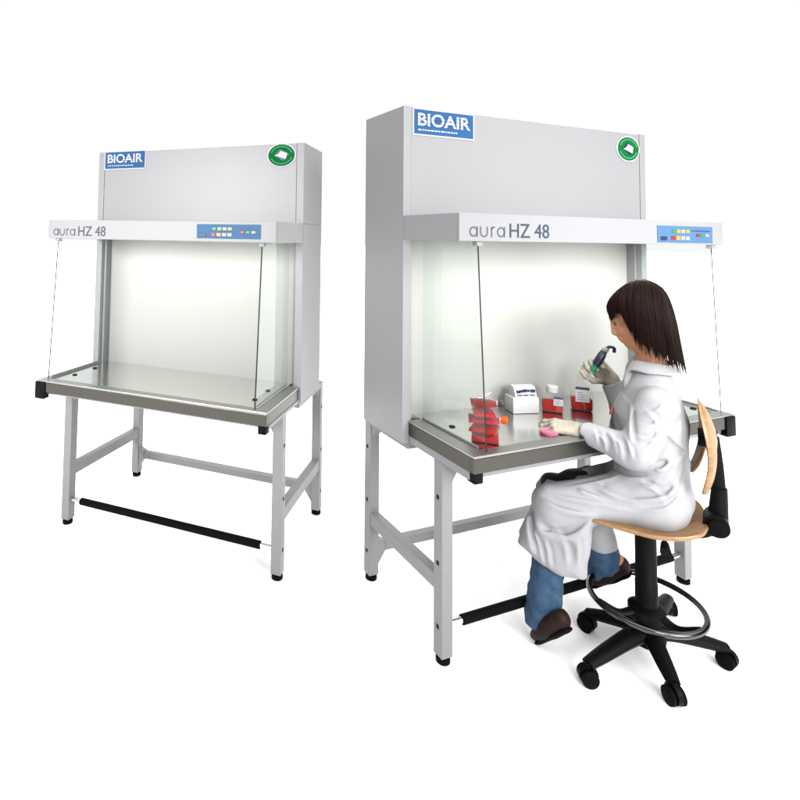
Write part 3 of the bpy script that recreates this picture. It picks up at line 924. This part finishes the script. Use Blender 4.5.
fold([V((1.0523, 1.8600, 0.6486)), V((1.1106, 1.8000, 0.6238)), V((1.1955, 1.7600, 0.6058))], .014, .006)
fold([V((1.1234, 1.8300, 0.6826)), V((1.1579, 1.7900, 0.6743)), V((1.2293, 1.7600, 0.6823))], .012, .008)
fold([V((1.1972, 1.7600, 0.7008)), V((1.2653, 1.7550, 0.7167)), V((1.3642, 1.7900, 0.7488))], .012, .007)
fold([V((1.1662, 1.7450, 0.6189)), V((1.2492, 1.7350, 0.6375)), V((1.3548, 1.7800, 0.6691))], .013, .007)
fold([V((1.1864, 1.7450, 0.6756)), V((1.2366, 1.7350, 0.6498)), V((1.3005, 1.7800, 0.5819))], .011, .006)
fold([V((1.2083, 1.8000, 0.9124)), V((1.1936, 1.7900, 0.8336)), V((1.1924, 1.7800, 0.7693))], .010, .006)
fold([V((0.8951, 1.8700, 0.5307)), V((0.8863, 1.8600, 0.4524)), V((0.9061, 1.8600, 0.3668))], .014, .010)
fold([V((0.9727, 1.8300, 0.4700)), V((0.9935, 1.8200, 0.4174)), V((0.9995, 1.8200, 0.3594))], .013, .007)
fold([V((1.0979, 1.8300, 0.7948)), V((1.1252, 1.8200, 0.7724)), V((1.1314, 1.8200, 0.7330))], .009, .005)
fold([V((1.1520, 1.8300, 0.7890)), V((1.1789, 1.8200, 0.7601)), V((1.1848, 1.8200, 0.7076))], .010, .006)
fold([V((1.2985, 2.0000, 0.8823)), V((1.3349, 2.0000, 0.8391)), V((1.3416, 2.0000, 0.7954))], .010, .005)
fold([V((1.3231, 1.8000, 0.9670)), V((1.3555, 1.8000, 0.9148)), V((1.3738, 1.8000, 0.8364))], .012, .006)
# cross folds on the sleeves and long soft folds down the back and lap
fold([V((1.2141, 1.7800, 0.8796)), V((1.2430, 1.7600, 0.8930)), V((1.2800, 1.7700, 0.9098))], .0065, .0042)
fold([V((1.2068, 1.7800, 0.8406)), V((1.2356, 1.7600, 0.8480)), V((1.2724, 1.7700, 0.8580))], .0065, .0042)
fold([V((1.2028, 1.7800, 0.8017)), V((1.2234, 1.7600, 0.8031)), V((1.2518, 1.7700, 0.8062))], .0065, .0042)
fold([V((1.1206, 1.7800, 0.8133)), V((1.1237, 1.7600, 0.7759)), V((1.1328, 1.7700, 0.7401))], .0065, .0042)
fold([V((1.0911, 1.7800, 0.8192)), V((1.0913, 1.7600, 0.7897)), V((1.0972, 1.7700, 0.7620))], .0065, .0042)
fold([V((1.0615, 1.7800, 0.8252)), V((1.0621, 1.7600, 0.8004)), V((1.0679, 1.7700, 0.7775))], .0065, .0042)
fold([V((1.1666, 1.7800, 0.8011)), V((1.1723, 1.7600, 0.7671)), V((1.1850, 1.7700, 0.7346))], .0065, .0042)
fold([V((1.2319, 1.7800, 0.7699)), V((1.2412, 1.7600, 0.7970)), V((1.2587, 1.7700, 0.8256))], .0065, .0042)
fold([V((1.3416, 1.7900, 0.9307)), V((1.3489, 1.7800, 0.8559)), V((1.3580, 1.7900, 0.7682))], .0085, .0045)
fold([V((1.3014, 1.7900, 0.9170)), V((1.3192, 1.7800, 0.8554)), V((1.3386, 1.7900, 0.7873))], .0085, .0045)
fold([V((1.3704, 1.7900, 0.7295)), V((1.3415, 1.7800, 0.6625)), V((1.3079, 1.7900, 0.5803))], .0085, .0045)
fold([V((1.3376, 1.7900, 0.7419)), V((1.3027, 1.7800, 0.6875)), V((1.2561, 1.7900, 0.6244))], .0085, .0045)
fold([V((1.2851, 1.7900, 0.7605)), V((1.2441, 1.7800, 0.7186)), V((1.2240, 1.7900, 0.6754))], .0085, .0045)
fold([V((1.0105, 1.7900, 0.4858)), V((1.0108, 1.7800, 0.4405)), V((1.0159, 1.7900, 0.3841))], .0085, .0045)
fold([V((0.9053, 1.7900, 0.4713)), V((0.9128, 1.7800, 0.4263)), V((0.9241, 1.7900, 0.3699))], .0085, .0045)
fold([V((0.8661, 1.7900, 0.4962)), V((0.8804, 1.7800, 0.4479)), V((0.9012, 1.7900, 0.3759))], .0085, .0045)
fold([V((0.9446, 1.8000, 0.6016)), V((1.0453, 1.7800, 0.5936)), V((1.1756, 1.7600, 0.5771))], .010, .0045)
fold([V((0.9781, 1.8000, 0.6281)), V((1.0658, 1.7800, 0.6579)), V((1.1386, 1.7600, 0.6935))], .009, .005)
fold([V((1.1951, 1.7600, 0.5806)), V((1.2585, 1.7400, 0.5978)), V((1.3323, 1.7600, 0.6397))], .009, .004)
def wr(P):
    x, y, z = P[:, 0], P[:, 1], P[:, 2]
    s = x * .55 + y * .83
    w = .0022 * np.sin(38 * z + 16 * s + 2.2 * np.sin(21 * s + 5)) * np.sin(17 * s - 9 * z + 1.0)
    w += .0012 * np.sin(70 * s + 30 * z + 3 * np.sin(17 * z)) * np.sin(24 * z + 11 * x)
    w += .0010 * np.sin(55 * x - 60 * z + 2 * np.sin(30 * y))
    for line, r, dep in FOLDS:
        lo, hi = line.min(0) - 3 * r, line.max(0) + 3 * r
        m = ((P > lo) & (P < hi)).all(1)
        if not m.any(): continue
        Q = P[m]; best = np.full(len(Q), 9.0); sg = np.zeros(len(Q)); al = np.zeros(len(Q))
        n = len(line) - 1
        for i in range(n):
            a, b_ = line[i], line[i + 1]; ba = b_ - a
            tt = np.clip(((Q - a) @ ba) / (ba @ ba), 0, 1); dv = Q - a - tt[:, None] * ba
            dd = np.linalg.norm(dv, axis=1)
            vd = (a - EYE) / np.linalg.norm(a - EYE); side = np.cross(ba / np.linalg.norm(ba), vd)
            k = dd < best
            best[k] = dd[k]; sg[k] = (dv[k] @ side); al[k] = (i + tt[k]) / n
        env = np.sin(np.pi * np.clip(al, .02, .98)) ** .7
        w[m] += 1.7 * dep * env * (1.6 * (sg / r) * np.exp(-(best / r) ** 2) + .55 * np.exp(-(best / (.34 * r)) ** 2))
    return w.astype(np.float32)
C.warp(wr)
coat = C.build("lab_coat", COAT, person)
# red pen clip on the chest
q = MB(); q.tube([CHE + FW * .112 + LF * .05 + UP * .02, CHE + FW * .117 + LF * .06 - UP * .006], .0055, 10)
child(q.build("pen_clip", mat("red_plastic", (0.36, 0.02, 0.05), .4), None, True), person)

# jeans
J = Field((0.90, 1.74, 0.03), (1.36, 2.26, 0.62), .004)
J.rc(V((1.0040, 1.9650, 0.3070)), V((0.9820, 1.9750, 0.0778)), .052, .059, k=.02)
J.rc(V((1.2488, 2.0600, 0.2664)), V((1.2524, 2.0600, 0.2555)), .050, .052, k=.02)
J.rc(V((1.2527, 2.0600, 0.2775)), V((1.2622, 2.0650, 0.1942)), .054, .062, k=.02)
J.plane(V((0.9794, 1.9700, 0.0743)), (0.18, 0, -1), (0.9, 1.74, 0.0), (1.14, 2.14, 0.18))
J.plane(V((1.2623, 2.0650, 0.2052)), (0.50, -.2, -.85), (1.14, 1.94, 0.1), (1.36, 2.20, 0.30))
J.rc(V((0.9834, 1.9700, 0.1159)), V((0.9833, 1.9800, -0.0641)), .044, .054, k=.003, cut=True)
def wj(P):
    x, y, z = P[:, 0], P[:, 1], P[:, 2]
    return (.0028 * np.sin(95 * z + 30 * x + 2.5 * np.sin(40 * x + 30 * y + 9)) * np.sin(31 * z + 18 * y) + .0022 * np.abs(np.sin(70 * x + 46 * y - 24 * z)) - .001).astype(np.float32)
J.warp(wj)
J.build("jeans", JEANS, person)
# far knee, one near-black rounded shape under the worktop edge
K = Field((0.90, 1.90, 0.36), (1.30, 2.34, 0.70), .004)
K.rc(V((1.0906, 2.1000, 0.4769)), V((1.2106, 2.0600, 0.5235)), .054, .060, k=.02)
K.rc(V((1.0906, 2.1000, 0.4769)), V((1.0864, 2.1000, 0.4391)), .054, .046, k=.02)
def wk(P):
    x, y, z = P[:, 0], P[:, 1], P[:, 2]
    return (.003 * np.sin(60 * z + 45 * x + 2 * np.sin(40 * y))).astype(np.float32)
K.warp(wk)
K.build("dark_knee", DARKKN, person)
# shoes
def shoe(heel, toe, up, name):
    heel = V(heel); toe = V(toe); d = (toe - heel).normalized(); up = (V(up) - d * V(up).dot(d)).normalized(); sd = up.cross(d)
    lo = np.minimum(heel, toe) - .09; hi = np.maximum(heel, toe) + .09
    S = Field(lo, hi, .0032)
    S.rc(heel + up * .012, heel + d * .05 + up * .010, .034, .030, k=.02)
    S.rc(heel + d * .05 + up * .006, toe - d * .03, .031, .034, k=.03, aniso=(up, 1.25))
    S.rc(toe - d * .05, toe, .036, .028, k=.02, aniso=(up, 1.5))
    S.rc(heel + up * .05, heel + d * .075 + up * .036, .026, .022, k=.006, cut=True)
    S.plane(heel - up * .026, -up, lo, hi)
    o = S.build(name, SHOE, person)
    S2 = Field(lo, hi, .003)
    S2.rc(heel + d * .004 - up * .021, heel + d * .05 - up * .021, .027, .025, k=.01, aniso=(up, 3.0))
    S2.rc(heel + d * .05 - up * .021, toe - up * .020, .025, .027, k=.02, aniso=(up, 3.0))
    so = S2.build("sole", RUBBER, None); child(so, person); so.parent = o; so.matrix_parent_inverse = Matrix.Identity(4)
    return o
shoe(V((1.0084, 1.8900, 0.1276)), V((0.9623, 1.9650, 0.0362)), (0.1, 0, 1), "shoe")
shoe(V((1.3111, 2.0350, 0.2278)), V((1.2343, 2.0950, 0.1531)), (-.18, -.1, 1), "shoe")

# hair: a loft between guide locks, overlaid with strands
crown = V((1.3317, 1.9350, 1.3059))
guides = [
    [crown, V((1.2751, 1.9550, 1.2668)), V((1.2322, 1.9700, 1.2023)), V((1.2434, 1.9600, 1.1419))],
    [crown, V((1.2560, 1.9200, 1.2772)), V((1.1886, 1.9000, 1.2213)), V((1.2082, 1.9100, 1.1566))],
    [crown, V((1.2438, 1.8850, 1.2873)), V((1.1879, 1.8650, 1.2430)), V((1.2112, 1.8700, 1.1803))],
    [crown, V((1.2447, 1.8650, 1.2927)), V((1.2076, 1.8420, 1.2323)), V((1.2385, 1.8500, 1.1084))],
    [crown, V((1.2521, 1.8500, 1.2941)), V((1.2249, 1.8220, 1.2148)), V((1.2517, 1.8350, 1.0641))],
    [crown, V((1.2660, 1.8400, 1.2953)), V((1.2425, 1.8080, 1.2102)), V((1.2602, 1.8180, 1.0545))],
    [crown, V((1.2901, 1.8400, 1.2923)), V((1.2752, 1.8020, 1.1982)), V((1.3046, 1.8100, 1.0237))],
    [crown, V((1.3215, 1.8550, 1.2879)), V((1.3183, 1.8150, 1.1903)), V((1.3448, 1.8100, 1.0078))],
    [crown, V((1.3640, 1.8850, 1.2788)), V((1.3747, 1.8500, 1.1792)), V((1.3896, 1.8250, 0.9913))],
    [crown, V((1.3964, 1.9200, 1.2724)), V((1.4227, 1.9000, 1.1794)), V((1.4335, 1.8600, 0.9762))],
    [crown, V((1.4255, 1.9650, 1.2684)), V((1.4602, 1.9550, 1.1718)), V((1.4545, 1.9100, 0.9775))],
    [crown, V((1.4246, 2.0000, 1.2686)), V((1.4635, 2.0150, 1.1629)), V((1.4568, 1.9800, 0.9888))],
    [crown, V((1.3972, 2.0200, 1.2700)), V((1.4167, 2.0450, 1.1728)), V((1.4040, 2.0200, 1.0155))],
    [crown, V((1.3451, 2.0100, 1.2701)), V((1.3381, 2.0300, 1.1887)), V((1.3442, 2.0200, 1.0443))],
    [crown, V((1.2984, 1.9850, 1.2643)), V((1.2735, 2.0000, 1.1991)), V((1.2773, 1.9900, 1.1340))],
]
NG = len(guides)
NS = 18
lines = [spline(g, NS) for g in guides]
def lock(t, s):
    """position on the loft: t 0..NG-1 across guides (closed), s 0..NS along"""
    i = int(t) % NG; f = t - int(t); j = (i + 1) % NG
    a = lines[i - 1]; b_ = lines[i]; c = lines[j]; d = lines[(j + 1) % NG]
    k = min(int(s), NS - 1); g = s - k
    def L_(q): return q[k].lerp(q[k + 1], g)
    a, b_, c, d = L_(a), L_(b_), L_(c), L_(d)
    return .5 * ((2 * b_) + (c - a) * f + (2 * a - 5 * b_ + 4 * c - d) * f * f + (3 * b_ - a - 3 * c + d) * f ** 3)
hb = bmesh.new()
cent = HC + UH * -.01
rows = []
NT = 90
for lay, sc in ((0, .985), (1, .90)):
    rr = []
    for i in range(NT):
        t = i / NT * NG
        cut = 1 - .06 * abs(math.sin(t * 5.3)) - .05 * abs(math.sin(t * 11.7 + 1))
        rr.append([hb.verts.new(cent + (lock(t, (k / NS) ** 1 * NS * (1 if k < NS * .7 else (.7 + (k / NS - .7) / .3 * (cut - .7)) / (k / NS))) - cent) * (sc if k else sc)) for k in range(1, NS + 1)])
    rows.append(rr)
for lay in (0, 1):
    for i in range(NT):
        A, Bq = rows[lay][i], rows[lay][(i + 1) % NT]
        for k in range(NS - 1):
            hb.faces.new((A[k], A[k + 1], Bq[k + 1], Bq[k]))
    c0 = hb.verts.new(cent + (crown - cent) * (.975 if lay == 0 else .90))
    for i in range(NT): hb.faces.new((c0, rows[lay][i][0], rows[lay][(i + 1) % NT][0]))
for i in range(NT):
    hb.faces.new((rows[0][i][-1], rows[0][(i + 1) % NT][-1], rows[1][(i + 1) % NT][-1], rows[1][i][-1]))
hm = MB(); hm.bm.free(); hm.bm = hb
rs = random.Random(3)
for n_ in range(620):
    t = rs.uniform(0, NG)
    off = rs.uniform(-.10, .10); lift = rs.uniform(.985, 1.012); end = rs.uniform(.90, 1.0)
    s0 = rs.uniform(0.03, .14)
    pts = []
    ph = rs.uniform(0, 6.28)
    for k in range(11):
        s = (s0 + (end - s0) * k / 10)
        tt = (t + off * s * 2 + .05 * math.sin(ph + s * 5)) % NG
        p = cent + (lock(tt, min(s, .9999) * NS) - cent) * (lift + .006 * math.sin(ph + 4 * s))
        if s > 1: p = p + (lines[int(tt) % NG][-1] - lines[int(tt) % NG][-2]).normalized() * (s - 1) * .25
        pts.append(p)
    r0 = rs.uniform(.0013, .0026)
    hm.tube(pts, [r0 * (1 - .8 * (k / 10) ** 3) for k in range(11)], 5, cap=False)
hair = child(hm.build("hair", HAIR, None, True, angle=80), person)

# gloved hands
def glove(wrist, d, n, elbow_dir, curls, spread, thumb, name, scale=1.0):
    """wrist point, finger direction d, palm-facing normal n; curls = per finger bend angles (deg)"""
    d = V(d).normalized(); n = (V(n) - d * V(n).dot(d)).normalized(); s = d.cross(n)
    w = V(wrist)
    G = Field(np.array(w) - .20, np.array(w) + .20, .0024)
    sc = scale
    G.rc(w + V(elbow_dir) * .05, w, .030, .0255, k=.01)
    kn = []
    for i in range(4):
        lat = (-.030 + .020 * i) * sc
        k0 = w + d * ([.082, .088, .085, .076][i] * sc) + s * lat
        G.rc(w + s * lat * .55 + d * .012, k0, .0165 * sc, .0115 * sc, k=.012)
        kn.append(k0)
    for i in range(4):
        L3 = [(.040, .024, .020), (.044, .028, .021), (.041, .026, .020), (.032, .020, .018)][i]
        p = kn[i]; ang = 0
        sp = s * ((i - 1.5) * spread)
        for seg, cv in zip(L3, curls[i]):
            ang += R(cv)
            dd = (d * math.cos(ang) + n * math.sin(ang) + sp).normalized()
            q = p + dd * seg * sc
            G.rc(p, q, .0098 * sc, .0086 * sc, k=.004)
            p = q
    tb = w + d * .028 * sc - s * .026 * sc + n * .006
    t1 = tb + (d * thumb[0] - s * thumb[1] + n * thumb[2]).normalized() * .040 * sc
    t2 = t1 + (d * thumb[3] - s * thumb[4] + n * thumb[5]).normalized() * .032 * sc
    t3 = t2 + (d * thumb[6] - s * thumb[7] + n * thumb[8]).normalized() * .024 * sc
    G.rc(tb, t1, .0165 * sc, .0125 * sc, k=.012); G.rc(t1, t2, .0118 * sc, .010 * sc, k=.006); G.rc(t2, t3, .010 * sc, .0085 * sc, k=.004)
    def wg(P): return (.0006 * np.sin(260 * P[:, 0] + 190 * P[:, 2]) * np.sin(220 * P[:, 1])).astype(np.float32)
    G.warp(wg)
    return G.build(name, LATEX, person)
# left hand, low, pinching the pink dish
dN = (V(V((1.0283, 1.9550, 0.7732))) - WRN).normalized()
glove(WRN + dN * .012, dN + V((-.1, 0, -.02)), (0.15, 0.25, -1), -dN, [(20, 35, 25), (28, 40, 28), (38, 45, 30), (48, 50, 30)], .10, (.7, .5, .6, 1, 0, .5, 1, -.2, .5), "glove", .95)
# right hand, raised, round the pipettor
PA = V((1.2762, 2.1350, 0.9368)); PB = V((1.3229, 2.1250, 1.0222)); PK = .80
pax = (PB - PA).normalized()
dF = (FW * .62 + UP * .55 - LF * .15).normalized()
glove(WRF + UP * .006, dF, (LF * .9 + FW * .25), (ELF - WRF).normalized(), [(55, 70, 45), (60, 72, 45), (62, 72, 45), (65, 72, 45)], .02, (.5, .5, .9, .8, .1, .5, .8, -.1, .2), "glove", .95)

# ------------------------------------------------------------------ pipettor in the raised hand
pip = empty("pipettor", PA, 0, "dark blue and green pipettor held in the raised gloved hand", "pipettor")
def pmb(name, m, pts, rad, n=14, flat=None):
    rd = [r * PK for r in rad] if hasattr(rad, '__len__') else rad * PK
    q = MB(); q.tube([(V(p) - PA) * PK for p in pts], rd, n, flat=flat); return q.build(name, m, pip, True)
sdv = pax.cross(LF).normalized()
pmb("handle", mat("dark_blue_plastic", (0.010, 0.010, 0.035), .3), [PA + pax * .012, PA + pax * .03, PA + pax * .075, PA + pax * .10], [.015, .020, .019, .014])
pmb("nose_cone", mat("green_plastic", (0.005, 0.23, 0.11), .35), [PA - pax * .022, PA - pax * .010, PA + pax * .011], [.008, .016, .0165])
pmb("head", mat("ivory_plastic", (0.5, 0.48, 0.42), .4), [PA + pax * .098, PA + pax * .112, PA + pax * .118], [.015, .016, .010])
pmb("finger_rest", mat("navy_plastic", (0.008, 0.010, 0.04), .3), spline([PA + pax * .112, PA + pax * .125 - FW * .012, PA + pax * .118 - FW * .032, PA + pax * .095 - FW * .042], 10), .008, 10)
pmb("tip", clear("clear_plastic", (.82, .85, .86), .10), [PA - pax * .020, PA - pax * .06 - UP * .004, PA - pax * .08 - UP * .02], [.006, .0035, .001], 10)

# ------------------------------------------------------------------ things on the larger bench's worktop
TH = 0.36541; ZW = 0.75666 - .0038
def bl(x, y, z=0): return V((0.48698 + x * math.cos(TH) - y * math.sin(TH), 2.01841 + x * math.sin(TH) + y * math.cos(TH), ZW + z))
PLAST = clear("flask_plastic", (.95, .92, .93), .015, .06, 1.18)
NECKP = clear("flask_neck_plastic", (.85, .80, .80), .35, .1, 1.18)
MEDIA = mat("red_medium", (0.37, 0.004, 0.004), .35, spec=.03, var=.15, vscale=40)
MEDIAD = mat("dark_red_medium", (0.20, 0.008, 0.005), .35, spec=.03, var=.2, vscale=40)
MEDIAP = mat("pink_red_medium", (0.36, 0.010, 0.035), .35, spec=.03, var=.2, vscale=40)
CAPO = mat("orange_cap", (0.75, 0.10, 0.004), .5, spec=.1)
CAPR = mat("red_cap", (0.42, 0.012, 0.006), .5, spec=.1)
CAPK = mat("dark_cap", (0.016, 0.010, 0.022), .4)
CAPW = mat("white_cap", (0.50, 0.50, 0.51), .45)
LABEL = mat("paper_label", (0.50, 0.50, 0.52), .7, var=.05, vscale=30)
CARD = mat("white_card", (0.50, 0.50, 0.50), .75, var=.02)
def flask(z, rot, dx, dy, media, cap, label, fill, sc=1.0):
    o = empty("culture_flask", bl(.187 + dx, -.222 + dy, z), TH + rot, label, "flask", "culture flasks stacked on the larger bench")
    L_, w, h = .088 * sc, .064 * sc, .026
    q = MB(); q.prism([(-L_ / 2, -w / 2), (L_ * .28, -w / 2), (L_ / 2, -w * .2), (L_ / 2, w * .2), (L_ * .28, w / 2), (-L_ / 2, w / 2)], .0008, h, 'z', .003)
    q.build("flask_body", PLAST, o, True)
    q = MB(); a, b_ = L_ - .006, w - .006
    q.prism([(-a / 2, -b_ / 2), (a * .27, -b_ / 2), (a / 2, -b_ * .2), (a / 2, b_ * .2), (a * .27, b_ / 2), (-a / 2, b_ / 2)], .0026, .0026 + (h - .005) * fill, 'z', .002)
    q.build("medium", media, o, True)
    q = MB(); q.tube([V((L_ / 2 - .002, 0, h * .52)), V((L_ / 2 + .008, 0, h * .52))], .0085, 14); q.build("neck", NECKP, o, True)
    q = MB(); q.tube([V((L_ / 2 + .003, 0, h * .52)), V((L_ / 2 + .005, 0, h * .52)), V((L_ / 2 + .021, 0, h * .52)), V((L_ / 2 + .023, 0, h * .52))], [.0115, .0128, .0128, .0105], 18); q.build("cap", cap, o, True)
    return o
flask(.0, .82, .0, .0, MEDIA, CAPR, "red culture flask at the bottom of the flask stack, resting on the steel worktop", .62, 1.42)
flask(.0265, .62, .002, .002, MEDIA, CAPR, "bright red culture flask lying second from the bottom of the flask stack", .45, 1.38)
flask(.053, -.70, -.002, .004, MEDIAP, CAPO, "pink culture flask with the orange cap, middle of the flask stack", .5, 1.2)
flask(.0795, 1.0, -.004, .006, MEDIA, CAPR, "red culture flask second from the top of the stack, above the orange capped one", .42, 1.15)
flask(.106, -.62, .000, .008, MEDIAD, CAPK, "dark red culture flask with dark cap on top of the flask stack", .62, 1.0)
tw_ = empty("forceps", bl(.187, -.214, .1325), TH, "small pair of steel forceps lying on top of the flask stack", "forceps")
for s in (-1, 1):
    q = MB(); q.tube([V((-.03, s * .002, .004)), V((-.005, s * .005, .004)), V((.035, s * .0035, .014))], [.003, .0026, .001], 8); q.build("arm", ALUB, tw_, True)

# white tip box with open printed lid
tb = empty("tip_box", bl(.535, -.045, 0), TH - .25, "white box with a blue printed lid standing on the worktop behind the flasks", "box")
q = MB(); q.box(-.055, .055, -.032, .032, .0008, .062, .003); q.build("box_base", CARD, tb, True)
q = MB(); q.prism([(-.028, .0622), (.030, .0622), (.030, .090), (.012, .104), (-.012, .100)], -.042, .050, 'x', .003); lid = q.build("lid", CARD, tb, True)
q = MB()
for i, (x0, w, z0, hh) in enumerate(((-.034, .014, .080, .008), (-.018, .010, .082, .007), (-.006, .016, .083, .009), (.014, .008, .084, .006), (.026, .018, .082, .009))):
    yy = -.028 + (z0 - .0622) * .423 - .003
    q.box(x0, x0 + w, yy - .0005, yy + .006, z0 - .002, z0 + hh)
q.build("print", NAVY, lid)
q = MB()
for x0, w in ((-.034, .020), (-.009, .022), (.020, .020)):
    q.box(x0, x0 + w, -.0275, -.018, .068, .073)
q.build("print", INKA, lid)

def bottle(name, pos, label, w, d, h, lev, cap, neckr, lab):
    o = empty(name, pos, -.38, label, "bottle")
    q = MB()
    prof = [(-w / 2, .0008), (w / 2, .0008), (w / 2, h * .66), (neckr * 1.15, h * .88), (neckr, h), (-neckr, h), (-neckr * 1.15, h * .88), (-w / 2, h * .66)]
    q.prism(prof, -d / 2, d / 2, 'y', .004); q.build("bottle_body", PLAST, o, True)
    q = MB(); q.box(-w / 2 + .0035, w / 2 - .0035, -d / 2 + .0035, d / 2 - .0035, .004, lev, .003); q.build("medium", MEDIA, o, True)
    if cap:
        q = MB(); q.lathe([(neckr * 1.25, h - .006), (neckr * 1.4, h - .004), (neckr * 1.4, h + .018), (neckr * 1.2, h + .021)], 22); q.build("cap", CAPW, o, True)
    else:
        q = MB(); q.lathe([(neckr * 1.15, h), (neckr * 1.15, h + .016)], 22); q.build("neck", PLAST, o, True)
    x0, x1, z0, z1 = lab
    q = MB(); q.box(x0, x1, -d / 2 - .0012, -d / 2 + .001, z0, z1); lb = q.build("paper_label", LABEL, o)
    q = MB(); q.box(x0, x1, -d / 2 - .002, -d / 2 + .0, z1 - (z1 - z0) * .16, z1 + .001); q.build("label_band", NAVY, lb)
    q = MB()
    for i in range(4):
        q.box(x0 + (x1 - x0) * .15, x0 + (x1 - x0) * random.uniform(.5, .85), -d / 2 - .0018, -d / 2, z0 + (z1 - z0) * (.15 + .15 * i), z0 + (z1 - z0) * (.19 + .15 * i))
    q.build("label_print", INKA, lb)
    return o
bottle("media_bottle", bl(.655, -.085, 0), "short bottle of red medium with round white cap, just behind the lowered hand", .078, .045, .082, .044, True, .016, (.002, .036, .030, .062))
bottle("media_bottle", bl(.792, -.105, 0), "tall uncapped bottle of red medium with big label, below the pipettor", .080, .050, .125, .046, False, .013, (-.025, .025, .036, .095))
dsh = empty("petri_dish", bl(.432, -.266, 0), TH, "shallow pink petri dish on the worktop under the lowered gloved hand", "dish")
q = MB(); q.lathe([(.030, .0006), (.031, .002), (.031, .012), (.029, .0125)], 28); q.build("dish_body", clear("dish_plastic", (.95, .72, .82), .12, .1, 1.15), dsh, True)
q = MB(); q.lathe([(.0285, .0015), (.0285, .007)], 28); q.build("medium", mat("pink_medium", (.42, .05, .15), .4, spec=.1), dsh, True)
